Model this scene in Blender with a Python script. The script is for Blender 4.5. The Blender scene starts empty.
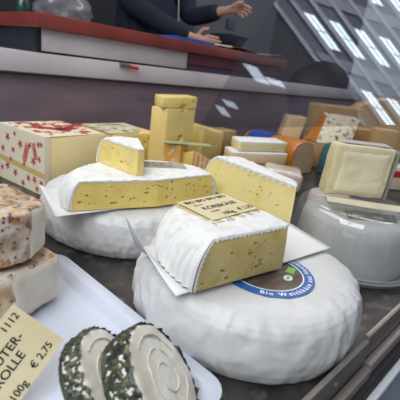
import bpy, bmesh, math, random
from mathutils import Vector, Matrix, noise
random.seed(7)
scene = bpy.context.scene
COL = scene.collection
PI = math.pi

# ------------------------------------------------------------------ materials
MATS = {}
def M(name, color, rough=.5, var=None, spots=None, bump=None, coat=0, metal=0, sss=0, holes=None, scale3=None, emit=None):
    """procedural Principled material. var=(colour, scale, lo, hi) noise blotches (list allowed); bump=(scale, strength)"""
    if name in MATS: return MATS[name]
    m = bpy.data.materials.new(name); m.use_nodes = True
    nt = m.node_tree; N = nt.nodes; L = nt.links
    b = N['Principled BSDF']
    b.inputs['Base Color'].default_value = (*color, 1)
    b.inputs['Roughness'].default_value = rough
    b.inputs['Metallic'].default_value = metal
    b.inputs['Coat Weight'].default_value = coat
    b.inputs['Coat Roughness'].default_value = .12
    if sss:
        b.inputs['Subsurface Weight'].default_value = sss
        b.inputs['Subsurface Radius'].default_value = (.01, .006, .003)
        b.inputs['Subsurface Scale'].default_value = .5
    if emit:
        b.inputs['Emission Color'].default_value = (*emit[0], 1)
        b.inputs['Emission Strength'].default_value = emit[1]
    tc = N.new('ShaderNodeTexCoord')
    src = tc.outputs['Object']
    if scale3:
        mp = N.new('ShaderNodeMapping'); mp.inputs['Scale'].default_value = scale3
        L.new(src, mp.inputs['Vector']); src = mp.outputs['Vector']
    cur = None
    for v in (var or []):
        c2, sc, lo, hi = v
        nz = N.new('ShaderNodeTexNoise'); nz.inputs['Scale'].default_value = sc; nz.inputs['Detail'].default_value = 4
        L.new(src, nz.inputs['Vector'])
        cr = N.new('ShaderNodeMapRange'); cr.inputs['From Min'].default_value = lo; cr.inputs['From Max'].default_value = hi
        L.new(nz.outputs['Fac'], cr.inputs['Value'])
        mx = N.new('ShaderNodeMixRGB'); mx.inputs['Color1'].default_value = (*color, 1); mx.inputs['Color2'].default_value = (*c2, 1)
        L.new(cr.outputs['Result'], mx.inputs['Fac'])
        if cur: L.new(cur, mx.inputs['Color1'])
        cur = mx.outputs['Color']
    for v in (spots or []):
        c2, sc, lo, hi = v
        vo = N.new('ShaderNodeTexVoronoi'); vo.inputs['Scale'].default_value = sc
        L.new(src, vo.inputs['Vector'])
        cr = N.new('ShaderNodeMapRange'); cr.inputs['From Min'].default_value = lo; cr.inputs['From Max'].default_value = hi
        cr.inputs['To Min'].default_value = 1; cr.inputs['To Max'].default_value = 0
        L.new(vo.outputs['Distance'], cr.inputs['Value'])
        mx = N.new('ShaderNodeMixRGB'); mx.inputs['Color1'].default_value = (*color, 1); mx.inputs['Color2'].default_value = (*c2, 1)
        L.new(cr.outputs['Result'], mx.inputs['Fac'])
        if cur: L.new(cur, mx.inputs['Color1'])
        cur = mx.outputs['Color']
    if cur: L.new(cur, b.inputs['Base Color'])
    if bump:
        nz = N.new('ShaderNodeTexNoise')
        if len(bump) > 2: nz.noise_type = 'RIDGED_MULTIFRACTAL'; nz.inputs['Scale'].default_value = bump[0]; nz.inputs['Detail'].default_value = 5
        L.new(src, nz.inputs['Vector'])
        bp = N.new('ShaderNodeBump'); bp.inputs['Strength'].default_value = bump[1]; bp.inputs['Distance'].default_value = .004
        L.new(nz.outputs['Fac'], bp.inputs['Height']); L.new(bp.outputs['Normal'], b.inputs['Normal'])
    MATS[name] = m
    return m

def clear_mat(name, tint, gloss, haze=0, rough=.02, hazecol=(.8, .82, .85)):
    m = bpy.data.materials.new(name); m.use_nodes = True
    nt = m.node_tree; N = nt.nodes; L = nt.links
    N.remove(N['Principled BSDF'])
    out = N['Material Output']
    t = N.new('ShaderNodeBsdfTransparent'); t.inputs['Color'].default_value = (*tint, 1)
    g = N.new('ShaderNodeBsdfGlossy'); g.inputs['Roughness'].default_value = rough
    mx = N.new('ShaderNodeMixShader'); mx.inputs['Fac'].default_value = gloss
    L.new(t.outputs[0], mx.inputs[1]); L.new(g.outputs[0], mx.inputs[2])
    last = mx.outputs[0]
    if haze:
        d = N.new('ShaderNodeBsdfDiffuse'); d.inputs['Color'].default_value = (*hazecol, 1)
        m2 = N.new('ShaderNodeMixShader'); m2.inputs['Fac'].default_value = haze
        L.new(last, m2.inputs[1]); L.new(d.outputs[0], m2.inputs[2]); last = m2.outputs[0]
    L.new(last, out.inputs['Surface'])
    MATS[name] = m
    return m

# ------------------------------------------------------------------ object helpers
def mk(name, verts, faces, mat, parent=None, smooth=False, label=None, cat=None, group=None, kind=None, mats=None, fmat=None):
    """verts in world space; origin set to the base centre of a top-level thing (children share the parent's origin)"""
    if parent is None:
        xs = [v[0] for v in verts]; ys = [v[1] for v in verts]; zs = [v[2] for v in verts]
        o0 = Vector(((min(xs) + max(xs)) / 2, (min(ys) + max(ys)) / 2, min(zs)))
    else:
        o0 = Vector(parent['_o'])
    me = bpy.data.meshes.new(name)
    me.from_pydata([tuple(Vector(v) - o0) for v in verts], [], faces)
    me.materials.append(mat)
    for m in (mats or []): me.materials.append(m)
    bm = bmesh.new(); bm.from_mesh(me)
    bmesh.ops.remove_doubles(bm, verts=bm.verts, dist=1e-6)
    bmesh.ops.recalc_face_normals(bm, faces=bm.faces)
    bm.to_mesh(me); bm.free()
    if fmat:
        for p in me.polygons: p.material_index = fmat(p.center + o0)
    if smooth:
        for p in me.polygons: p.use_smooth = True
    o = bpy.data.objects.new(name, me); COL.objects.link(o)
    if parent is None:
        o.location = o0
        o['_o'] = tuple(o0)
    else:
        o.parent = parent; o['_o'] = tuple(o0)
    if label: tag(o, label, cat, group)
    if kind: o['kind'] = kind
    return o

def tag(o, label, cat, group=None):
    o['label'] = label; o['category'] = cat
    if group: o['group'] = group

def thing(name, loc, label, cat, group=None):
    o = bpy.data.objects.new(name, None); COL.objects.link(o); o.location = loc; o['_o'] = tuple(loc)
    o.empty_display_size = .02
    tag(o, label, cat, group)
    return o

class MB:
    def __init__(s): s.v = []; s.f = []
    def add(s, vs, fs):
        b = len(s.v); s.v += [tuple(v) for v in vs]; s.f += [[b + i for i in f] for f in fs]; return s
    def box(s, x0, x1, y0, y1, z0, z1):
        return s.hexa([(x0, y0), (x1, y0), (x1, y1), (x0, y1)], z0, z1)
    def hexa(s, poly, z0, z1, top=None):
        n = len(poly); top = top or poly
        zb = z0 if isinstance(z0, (list, tuple)) else [z0] * n
        zt = z1 if isinstance(z1, (list, tuple)) else [z1] * n
        vs = [(p[0], p[1], zb[i]) for i, p in enumerate(poly)] + [(p[0], p[1], zt[i]) for i, p in enumerate(top)]
        fs = [list(range(n))[::-1], list(range(n, 2 * n))] + [[i, (i + 1) % n, n + (i + 1) % n, n + i] for i in range(n)]
        return s.add(vs, fs)
    def rings(s, rings, cap=True, closed=True):
        n = len(rings[0]); vs = [p for r in rings for p in r]; fs = []
        for k in range(len(rings) - 1):
            for i in range(n if closed else n - 1):
                j = (i + 1) % n
                fs.append([k * n + i, k * n + j, (k + 1) * n + j, (k + 1) * n + i])
        if cap and closed:
            fs.append(list(range(n))[::-1]); fs.append([(len(rings) - 1) * n + i for i in range(n)])
        return s.add(vs, fs)
    def tube(s, pts, r, n=8, cap=True):
        pts = [Vector(p) for p in pts]; rr = r if isinstance(r, (list, tuple)) else [r] * len(pts)
        rings = []; ref = None
        for i, p in enumerate(pts):
            d = (pts[min(i + 1, len(pts) - 1)] - pts[max(i - 1, 0)]).normalized()
            if ref is None: ref = d.orthogonal().normalized()
            ref = (ref - d * ref.dot(d)).normalized(); b = d.cross(ref)
            rings.append([p + (ref * math.cos(a) + b * math.sin(a)) * rr[i] for a in [2 * PI * k / n for k in range(n)]])
        return s.rings(rings, cap)
    def build(s, name, mat, parent=None, bevel=0, seg=2, **k):
        o = mk(name, s.v, s.f, mat, parent, **k)
        if bevel: bev(o, bevel, seg)
        return o

def bev(o, w, seg=2):
    bm = bmesh.new(); bm.from_mesh(o.data)
    es = [e for e in bm.edges if len(e.link_faces) == 2 and e.calc_face_angle(0) > .5]
    bmesh.ops.bevel(bm, geom=es, offset=w, segments=seg, profile=.5, affect='EDGES', clamp_overlap=True)
    bm.to_mesh(o.data); bm.free()
    for p in o.data.polygons: p.use_smooth = True
    o.data.set_sharp_from_angle(angle=.7) if hasattr(o.data, 'set_sharp_from_angle') else None

def rough_up(o, cuts, amp, scale, seed=0):
    """subdivide a mesh and push it about with noise"""
    bm = bmesh.new(); bm.from_mesh(o.data)
    bmesh.ops.subdivide_edges(bm, edges=bm.edges, cuts=cuts, use_grid_fill=True)
    bm.normal_update()
    for v in bm.verts:
        p = (v.co + Vector(o['_o'])) * scale + Vector((seed, seed * .7, 0))
        v.co += v.normal * amp * noise.fractal(p, .8, 2, 3)
    bm.to_mesh(o.data); bm.free()
    for p in o.data.polygons: p.use_smooth = True

def carve(o, balls, dark=None):
    """boolean small ellipsoid eyes out of a cheese body; balls in world coordinates (x,y,z,rx,ry,rz)"""
    bm = bmesh.new()
    o0 = Vector(o['_o'])
    for (x, y, z, a, b, c) in balls:
        m = Matrix.Translation(Vector((x, y, z)) - o0) @ Matrix.Rotation(random.random() * 3, 4, 'Z') @ Matrix.Diagonal((a, b, c, 1))
        bmesh.ops.create_icosphere(bm, subdivisions=2, radius=1, matrix=m)
    me = bpy.data.meshes.new('tmp'); bm.to_mesh(me); bm.free()
    if dark: me.materials.append(M('eye_shade_' + dark, {'gold': (.40, .29, .09), 'pale': (.70, .52, .15), 'seed': (.66, .46, .11)}[dark], .5))  # darker colour paints depth shade into the carved eyes
    t = bpy.data.objects.new('tmp', me); COL.objects.link(t)
    t.location = o.matrix_world.translation if o.parent else o.location
    md = o.modifiers.new('b', 'BOOLEAN'); md.object = t; md.operation = 'DIFFERENCE'; md.solver = 'EXACT'; md.use_self = True
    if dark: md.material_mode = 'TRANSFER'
    bpy.context.view_layer.update()
    dg = bpy.context.evaluated_depsgraph_get()
    nm = bpy.data.meshes.new_from_object(o.evaluated_get(dg))
    o.modifiers.clear()
    if len(nm.polygons) > 5: o.data = nm
    bpy.data.objects.remove(t)

def text_mesh(s, size, mat_name=None, spacing=1.0, align='LEFT'):
    """letters as flat verts/faces in xy"""
    c = bpy.data.curves.new('t', 'FONT'); c.body = s; c.size = size; c.space_character = spacing; c.align_x = align; c.resolution_u = 3
    o = bpy.data.objects.new('t', c); COL.objects.link(o)
    bpy.context.view_layer.update()
    me = bpy.data.meshes.new_from_object(o.evaluated_get(bpy.context.evaluated_depsgraph_get()))
    vs = [v.co.copy() for v in me.vertices]; fs = [list(p.vertices) for p in me.polygons]
    bpy.data.objects.remove(o); bpy.data.curves.remove(c); bpy.data.meshes.remove(me)
    return vs, fs

def text_on(mb, s, size, O, T, U, lift=.0006, bold=0, align='LEFT', spacing=1.0):
    O, T, U = Vector(O), Vector(T).normalized(), Vector(U).normalized(); Nn = T.cross(U)
    vs, fs = text_mesh(s, size, spacing=spacing, align=align)
    offs = [(0, 0)] if not bold else [(-bold, 0), (bold, 0), (0, bold), (0, 0)]
    for i, (a, b) in enumerate(offs):
        mb.add([O + T * (v.x + a) + U * (v.y + b) + Nn * (lift + i * .00002) for v in vs], fs)

def fbm(x, y, z=0, o=3): return noise.fractal(Vector((x, y, z)), .8, 2, o)

# ------------------------------------------------------------------ palette
paper = M('white_paper', (.68, .68, .67), .42, var=[((.60, .61, .62), 9, .4, .7)], bump=(8, .55, 1), coat=.1)
paper_thin = M('waxed_paper', (.74, .75, .75), .35, bump=(9, .10, 1))
rind_w = M('bloomy_rind', (.80, .80, .78), .8, var=[((.66, .65, .60), 60, .5, .75)], bump=(160, .5))
paste_y = M('yellow_paste', (.86, .68, .23), .42, var=[((.70, .52, .15), 40, .45, .75), ((.86, .72, .34), 25, .5, .7)], bump=(120, .25), sss=.05)
paste_g = M('golden_paste', (.54, .42, .155), .42, var=[((.44, .31, .085), 45, .5, .72), ((.60, .49, .22), 25, .5, .7)], bump=(120, .3), sss=.05)
paste_p = M('pale_yellow_paste', (.88, .75, .33), .42, var=[((.82, .66, .22), 40, .5, .72)], bump=(120, .2), sss=.05)
seed_y = M('seeded_paste', (.88, .68, .20), .42, var=[((.80, .58, .14), 40, .45, .75)], bump=(120, .25), sss=.05)
emm = M('emmental_paste', (.84, .64, .24), .4, var=[((.76, .56, .19), 12, .4, .7)], coat=.2)
emm_l = M('emmental_slab_paste', (.93, .73, .26), .4, var=[((.86, .65, .20), 14, .4, .7)], coat=.2)
butter = M('butter_yellow_paste', (.97, .80, .42), .35, var=[((.94, .74, .34), 12, .4, .7)], coat=.25, scale3=(1, 1, 6))
ink = M('black_ink', (.03, .028, .03), .6)
card_y = M('yellow_card', (.82, .72, .46), .4, var=[((.76, .64, .36), 12, .4, .7)], coat=.35)
steel_dark = M('dark_steel_deck', (.062, .057, .054), .3, var=[((.028, .027, .029), 14, .42, .62), ((.14, .115, .095), 35, .56, .72)], bump=(60, .08), metal=.35)
steel_back = M('brushed_back_panel', (.30, .235, .30), .38, var=[((.21, .165, .21), 3, .35, .7)], metal=.4, scale3=(1, 1, 5))
rail_m = M('brownish_rail', (.27, .24, .215), .35, var=[((.20, .175, .16), 10, .4, .7)], metal=.5)
alu = M('white_aluminium', (.78, .80, .82), .35)
dark_gap = M('dark_gap', (.05, .04, .04), .7)
blue_panel = M('blue_grey_panel', (.07, .10, .14), .4)
white_lam = M('white_laminate', (.62, .58, .60), .4, var=[((.52, .47, .50), 4, .35, .7)])
redwood = M('red_brown_board', (.23, .045, .035), .35, var=[((.16, .03, .026), 6, .35, .7)])
maroon = M('maroon_front', (.13, .022, .04), .4, var=[((.09, .018, .032), 5, .35, .7)])
black_end = M('blue_black_side', (.007, .010, .018), .6, var=[((.015, .02, .03), 30, .4, .7)])
navy = M('navy_cloth', (.006, .011, .028), .85, var=[((.004, .007, .016), 12, .4, .7)], bump=(90, .3))
navy2 = M('dark_navy_cloth', (.009, .012, .026), .85, bump=(90, .3))
skin = M('skin', (.50, .30, .23), .5, var=[((.44, .23, .17), 14, .4, .7)], sss=.1)
hair = M('brown_hair', (.06, .035, .02), .6)
grey_wall = M('grey_wall', (.075, .077, .085), .8, var=[((.055, .056, .065), 2, .35, .7)])
floor_m = M('grey_floor', (.10, .10, .10), .6, var=[((.07, .07, .07), 3, .35, .7)])

# ------------------------------------------------------------------ setting
MB().box(-4, 9.5, -7, 4.4, -1.4, -1.29).build('floor', floor_m, kind='structure')
MB().box(-4, 9.5, 4.4, 4.5, -1.29, 4.2).build('wall_back', grey_wall, kind='structure')

# hall end wall with tall roof lights, seen only as the reflection in the glass screen
O = Vector((6.64, -2.98, 3.07)); U = Vector((.00892742, .00967648, -.02664925)); W = Vector((.01151347, .01163258, -.00865186))
NN = U.cross(W).normalized()
if NN.dot(Vector((-6, 3, -2))) < 0: NN = -NN       # towards the counter
wall_grey = M('hall_panel', (.16, .17, .20), .8, var=[((.10, .105, .13), 1.2, .35, .65)], )
beam_grey = M('hall_beam', (.42, .42, .46), .7, )
beam_lo = M('hall_cross_beam', (.28, .29, .33), .7, )
sky_glass = M('roof_light_glass', (.8, .9, 1), .3, emit=((.72, .86, 1.0), 3.2))
glow_dim = M('dim_glow_patch', (.6, .7, .8), .3, emit=((.72, .84, 1.0), .9))  # for the added glow patches below
def slab(name, u0, u1, w0, w1, d0, d1, mat, parent=None, **k):
    P = lambda u, w, d: O + U * u + W * w + NN * d
    vs = [P(u, w, d) for d in (d0, d1) for (u, w) in ((u0, w0), (u1, w0), (u1, w1), (u0, w1))]
    return MB().add(vs, [[3, 2, 1, 0], [4, 5, 6, 7], [0, 1, 5, 4], [1, 2, 6, 5], [2, 3, 7, 6], [3, 0, 4, 7]]).build(name, mat, parent, **k)
slab('ceiling', -70, 140, -24, 150, -.12, -.03, wall_grey, kind='structure')
slab('reflection_blocker', -70, 140, -300, -24.1, -.12, -.03, M('blocker_dark', (.028, .026, .03), .8), kind='structure')  # added dark slab, keeps the left part of the pane's reflection dark
wn = 0; tn = 0
for c in range(-1, 6):
    tn += 1
    slab('trim_%d' % tn, -70, 118, c * 25 - 8.5, c * 25 - 2.5, -.03, .05, beam_grey, kind='structure')
    for r in range(-1, 2):
        if c < 0 or (r == 1 and c > 3): continue
        wn += 1
        wdw = thing('window_%d' % wn, O + U * (r * 57) + W * (c * 25), 'x', 'window')
        for kk in ('label', 'category'): del wdw[kk]
        wdw['kind'] = 'structure'
        slab('pane', r * 57 + 1, r * 57 + 28, c * 25 + .5, c * 25 + 11.5, -.03, -.015, sky_glass, wdw)
        fr = MB()
        P = lambda u, w, d: O + U * u + W * w + NN * d
        for (u0, u1, w0, w1) in [(r * 57, r * 57 + 1, c * 25, c * 25 + 12), (r * 57 + 28, r * 57 + 29, c * 25, c * 25 + 12), (r * 57, r * 57 + 29, c * 25 - .6, c * 25 + .4), (r * 57, r * 57 + 29, c * 25 + 11.6, c * 25 + 12.4), (r * 57, r * 57 + 29, c * 25 + 5.8, c * 25 + 6.3), (r * 57 + 14, r * 57 + 14.5, c * 25, c * 25 + 12)]:
            fr.add([P(u, w, d) for d in (-.03, .0) for (u, w) in ((u0, w0), (u1, w0), (u1, w1), (u0, w1))], [[3, 2, 1, 0], [4, 5, 6, 7], [0, 1, 5, 4], [1, 2, 6, 5], [2, 3, 7, 6], [3, 0, 4, 7]])
        fr.build('window_frame', beam_lo, wdw)
for (u_, w_, lu, lw) in ((69, -128, 13, 14), (75, -112, 5, 16), (118, -205, 7, 9), (110, -190, 5, 12)):  # added glowing patches, stand in for a lamp blob and streaks in the glass
    wn += 1
    slab('window_%d' % wn, u_, u_ + lu, w_, w_ + lw, -.029, -.01, glow_dim, kind='structure')
for r in range(-1, 2):
    tn += 1
    slab('trim_%d' % tn, r * 57 + 36, r * 57 + 46, -24, 150, -.03, .03, beam_lo, kind='structure')

# ------------------------------------------------------------------ display counter
dc = thing('display_counter', (.9, .7, -1.29), 'long cheese display counter with mottled dark steel deck and brownish front rail', 'counter')
MB().box(-.6, 4.2, .132, 1.31, -.03, 0).build('deck', steel_dark, dc, bevel=.002)
MB().box(-.6, 4.2, 1.312, 1.33, -.03, .252).build('back_panel', steel_back, dc)
MB().box(-.6, 4.2, .2, 1.33, -1.29, -.05).build('plinth', dark_gap, dc)
r_ = MB().box(-.6, .498, .120, .1275, -.014, .029); r_.box(.502, 4.2, .1225, .1300, -.014, .032)
r_.build('front_rail', rail_m, dc, bevel=.0015)
r_ = MB().box(-.6, .498, .108, .1195, -.024, -.008); r_.box(.502, 4.2, .1105, .122, -.024, -.006)
r_.build('rail_lip', M('rail_lip_metal', (.36, .32, .28), .35, metal=.5), dc, bevel=.002)
MB().box(-.6, 4.2, .105, .13, -.06, -.031).build('rail_support', dark_gap, dc)
MB().box(-.6, 4.2, .096, .118, -.075, -.062).build('front_edge_bar', alu, dc, bevel=.002)
MB().box(-.6, 4.2, .03, .100, -1.29, -.072).build('front_panel', blue_panel, dc)
MB().tube([(.405, .1199, .012), (.405, .1175, .012)], .0035, 12).build('rail_screw', M('screw_brass', (.30, .24, .16), .4, metal=.6), dc)

# serving shelf behind
ss = thing('serving_shelf', (1.3, 1.5, -1.29), 'raised serving shelf with red-brown board over white laminate front', 'shelf')
MB().box(-.6, 4.2, 1.30, 1.80, .262, .325).build('lower_band', white_lam, ss, bevel=.002)
MB().box(-.6, 4.2, 1.296, 1.31, .2535, .2615).build('black_strip', M('black_strip', (.012, .012, .014), .5), ss)
MB().box(.598, 1.235, 1.305, 1.32, .332, .398).build('upper_panel', white_lam, ss, bevel=.001)
MB().box(.585, .598, 1.303, 1.325, .326, .398).build('corner_post', M('black_post', (.01, .01, .012), .4), ss)
MB().box(.59, 1.24, 1.325, 1.80, .326, .398).build('side_panel', black_end, ss)
MB().box(1.242, 1.95, 1.312, 1.80, .326, .352).build('plum_strip', M('plum_strip', (.06, .035, .075), .5), ss)
MB().box(1.242, 1.95, 1.305, 1.80, .353, .398).build('maroon_panel', maroon, ss)
MB().box(.578, 1.97, 1.285, 1.80, .399, .442).build('board', redwood, ss, bevel=.002)
MB().box(.6, 4.1, 1.4, 1.80, -1.29, .26).build('base_cabinet', dark_gap, ss)
# red tap-like latch on the white band
lt = MB().tube([(.89, 1.296, .318), (.93, 1.29, .318)], .008, 10)
lo = lt.build('latch', M('grey_metal', (.3, .3, .3), .3, metal=.8), ss)
MB().tube([(.93, 1.288, .316), (.965, 1.285, .312)], .007, 10).build('latch_tip', M('red_plastic', (.6, .03, .02), .35), ss)

# ------------------------------------------------------------------ glass screen
glass = clear_mat('screen_glass', (.90, .90, .93), .30, rough=.0)
gs = thing('glass_screen', (.9, .2, 0), 'clear leaning glass screen reflecting roof lights over the counter', 'glass screen')
ta = math.tan(.21)
G = lambda x, z: (x, .2 + (z - .3) * ta, z)
MB().add([G(.206, .2985), G(1.6, .2985), G(1.6, .85), G(.62, .85), G(.315, .413)], [[0, 1, 2, 3, 4]]).build('pane', glass, gs)
MB().box(.55, 1.66, .30, .335, .85, .88).build('top_rail', alu, gs, bevel=.003)
MB().add([G(1.6, .007)[:1] + (.150, .0012), (1.64, .150, .0012), (1.64, .180, .0012), (1.6, .180, .0012), (1.6, .305, .86), (1.64, .305, .86), (1.64, .333, .86), (1.6, .333, .86)],
         [[0, 1, 2, 3], [4, 5, 6, 7], [0, 1, 5, 4], [1, 2, 6, 5], [2, 3, 7, 6], [3, 0, 4, 7]]).build('end_post', alu, gs)

# ------------------------------------------------------------------ paper wrapped wheels
def wheel(name, label, cat, c, r, h, mat, seed, fold=.004, tilt=(0, 0), group=None, z0=.0005, top_amp=.0008, sag=.0):
    key = [(0, 0), (.5, 0), (.85, 0), (.93, .0), (.955, .02), (.975, .09), (.995, .2), (1.004, .38), (.998, .55), (.985, .70), (.972, .80), (.945, .895), (.905, .955), (.85, .985), (.77, .997), (.6, 1), (.3, 1), (0, 1)]
    prof = []
    for (p0, p1) in zip(key, key[1:]):
        m = 4 if p0[0] > .8 else 2
        for k in range(m): prof.append((p0[0] + (p1[0] - p0[0]) * k / m, p0[1] + (p1[1] - p0[1]) * k / m))
    prof.append(key[-1])
    n = 300; rings = []
    def ridge(v, o=3): return 1 - 2.2 * abs(noise.fractal(v, .9, 2.1, o))
    for (pr, pz) in prof:
        ring = []
        for i in range(n):
            a = 2 * PI * i / n; ca, sa = math.cos(a), math.sin(a)
            side = max(0, min(1, (pr - .62) / .3)); 
            q = Vector((ca * pr * 4.2 + seed, sa * pr * 4.2, pz * 1.5 + seed))
            big = ridge(q, 2); fine = ridge(q * 2.6 + Vector((7, 3, 1)), 2)
            # long upright gathers of the paper, at uneven spacing
            ang = a + .25 * fbm(ca * 1.5, sa * 1.5, seed + pz * .5, 2)
            ga = max(0, noise.noise((math.cos(ang) * 5.5 + seed, math.sin(ang) * 5.5, seed))) ; gb = 1 - 3 * abs(noise.noise((math.cos(ang) * 6.5 - seed, math.sin(ang) * 6.5, seed + pz * .8)))
            wob = fbm(ca * 1.1 + seed, sa * 1.1, 5.1, 2)
            d = fold * (big * .40 + fine * .14 + max(0, gb) * .55 + ga * .35 - .4)
            rr = r * pr * (1 + .03 * wob * side) + side * d * (1 if pz > .02 else .3)
            z = pz * h
            x, y = c[0] + rr * ca, c[1] + rr * sa
            if pz > .5:
                k = (pz - .5) * 2
                z += k * ((x - c[0]) * tilt[0] + (y - c[1]) * tilt[1]) * side
                z += side * k * fold * .35 * (fine * .25 + big * .5 - .3)
                z += top_amp * fbm(x * 30, y * 30, seed, 3) * k - top_amp * .6 * max(0, gb) * k * (1 - side)
                z -= k * sag * side * max(0, pr - .75) * (1 + wob)
            ring.append((x, y, z0 + max(0, z)))
        rings.append(ring)
    return MB().rings(rings).build(name, mat, smooth=True, label=label, cat=cat, group=group)
wheel('wrapped_round_cheese', 'white paper-wrapped cheese wheel with blue round label, beside the front rail', 'cheese wheel', (.455, .2985), .167, .083, paper, 3.3, fold=.0042, group='paper-wrapped cheese wheels', sag=.012)
wheel('wrapped_round_cheese', 'plain white paper-wrapped cheese wheel beneath the seeded half wheel', 'cheese wheel', (.503, .656), .187, .083, paper, 8.1, fold=.0046, group='paper-wrapped cheese wheels', sag=.012)

# blue round label
lb = thing('round_label', (.44, .26, .084), 'blue ringed round label with dark centre on the white wheel', 'label')
def disc(cx, cy, z, r0, r1, n=72):
    mb = MB()
    if r0 == 0:
        return mb.add([(cx, cy, z)] + [(cx + r1 * math.cos(2 * PI * i / n), cy + r1 * math.sin(2 * PI * i / n), z) for i in range(n)], [[0, 1 + i, 1 + (i + 1) % n] for i in range(n)])
    return mb.rings([[(cx + r * math.cos(2 * PI * i / n), cy + r * math.sin(2 * PI * i / n), z) for i in range(n)] for r in (r0, r1)], cap=False)
BZ = .0846
ring_o = disc(.44, .26, BZ, 0, .067).build('blue_ring', M('label_blue', (.02, .13, .42), .35, coat=.3), lb)
disc(.44, .26, BZ + .0003, .0505, .0525).build('white_ring', M('label_white', (.85, .87, .9), .4), lb)
cen_o = disc(.44, .26, BZ + .0002, 0, .051).build('dark_centre', M('label_wood', (.075, .055, .045), .5, var=[((.15, .11, .09), 18, .4, .65)], scale3=(1, 8, 1)), lb)
ring_txt = MB(); s = 'Bio Weichkäse aus Heumilch'
adv = []
for ch in s:
    if ch == ' ': adv.append(.0036); continue
    vs_, _ = text_mesh(ch, .0108); adv.append(max(v.x for v in vs_) - min(v.x for v in vs_) + .0018)
tot = sum(adv); q = 0
for ch, wd in zip(s, adv):
    a = math.radians(207 + (368 - 207) * (q + wd / 2) / tot); q += wd
    if ch == ' ': continue
    T = Vector((-math.sin(a), math.cos(a), 0)); Up = Vector((-math.cos(a), -math.sin(a), 0))
    text_on(ring_txt, ch, .0108, Vector((.44, .26, BZ)) + Vector((math.cos(a), math.sin(a), 0)) * .0632, T, Up, .0004, bold=.00035, align='CENTER')
ring_txt.build('ring_lettering', M('white_ink', (.88, .9, .93), .5), ring_o)
gq = MB().add([(.466, .232, BZ + .0005), (.484, .238, BZ + .0005), (.480, .249, BZ + .0005), (.462, .243, BZ + .0005)], [[0, 1, 2, 3]])
gqo = gq.build('green_leaf_mark', M('label_green', (.20, .52, .05), .4), cen_o)
mb = MB(); T = Vector((.95, .3, 0)).normalized(); Uq = Vector((-.3, .95, 0)).normalized(); cq = Vector((.450, .2305, BZ + .0005)); nn_ = 28
mb.add([cq] + [cq + T * .0085 * math.cos(2 * PI * i / nn_) + Uq * .0062 * math.sin(2 * PI * i / nn_) for i in range(nn_)], [[0, 1 + i, 1 + (i + 1) % nn_] for i in range(nn_)])
mb.build('white_oval', M('label_pale_green', (.75, .82, .68), .4), cen_o)
mb = MB(); mb.add([cq + Vector((0, 0, .0003))] + [cq + Vector((0, 0, .0003)) + T * .0055 * math.cos(2 * PI * i / nn_) + Uq * .0024 * math.sin(2 * PI * i / nn_) for i in range(nn_)], [[0, 1 + i, 1 + (i + 1) % nn_] for i in range(nn_)])
mb.build('oval_mark', MATS['label_green'], cen_o)
mb = MB()
for (ox, wd, hh) in ((0, .0035, .007), (.0046, .0026, .005), (.0082, .0034, .0052)):
    b_ = Vector((.460, .252, BZ + .0006)) + T * ox
    mb.add([b_, b_ + T * wd, b_ + T * wd + Uq * hh, b_ + Uq * hh], [[0, 1, 2, 3]])
mb.build('small_lettering', M('pale_blue_ink', (.35, .5, .75), .5), cen_o)
# eight tiny stars on the green mark
st = MB()
for i in range(7):
    a = i / 7 * 2 * PI; c = Vector((.473, .2405, BZ + .0008)) + T * .0055 * math.cos(a) + Uq * .0028 * math.sin(a)
    st.add([c + T * .0007, c + Uq * .0007, c - T * .0007, c - Uq * .0007], [[0, 1, 2, 3]])
st.build('star_print', MATS['white_ink'], cen_o)

# ------------------------------------------------------------------ paper sheets
def sheet(name, label, c00, c10, c11, c01, fn, mat=paper_thin, n=28, thick=.0005, amp=.0012, seed=0, cat='paper'):
    c = [Vector(p) for p in (c00, c10, c11, c01)]
    vs = []; fs = []
    for j in range(n + 1):
        for i in range(n + 1):
            u, v = i / n, j / n
            p = c[0] * (1 - u) * (1 - v) + c[1] * u * (1 - v) + c[2] * u * v + c[3] * (1 - u) * v
            p.z += fn(u, v) + amp * fbm(p.x * 18 + seed, p.y * 18, seed, 2)
            vs.append(p)
    top = [Vector((p.x, p.y, p.z + thick)) for p in vs]; k = len(vs); q = n + 1
    for j in range(n):
        for i in range(n):
            a = j * q + i
            fs.append([a, a + q, a + q + 1, a + 1]); fs.append([k + a, k + a + 1, k + a + q + 1, k + a + q])
    bd = [i for i in range(q)] + [j * q + n for j in range(1, q)] + [n * q + i for i in range(n - 1, -1, -1)] + [j * q for j in range(n - 1, 0, -1)]
    for a, b in zip(bd, bd[1:] + bd[:1]): fs.append([a, b, k + b, k + a])
    return mk(name, [*vs, *top], fs, mat, smooth=True, label=label, cat=cat)
sheet('paper_sheet', 'white waxed paper curling up under the cut front wedge', (.288, .281, .0872), (.60, .242, .0880), (.60, .345, .088), (.305, .412, .0880),
      lambda u, v: .052 * max(0, 1 - u * 15) ** 1.1 * v ** 1.2 + .016 * max(0, u - .72) / .28 * v, seed=1, amp=.0004)
sheet('paper_sheet', 'white waxed paper flap under the seeded half wheel', (.283, .566, .0862), (.605, .520, .0868), (.61, .69, .0868), (.318, .705, .0868),
      lambda u, v: .010 * max(0, 1 - u * 16) * v, seed=4, amp=.0003)

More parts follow.
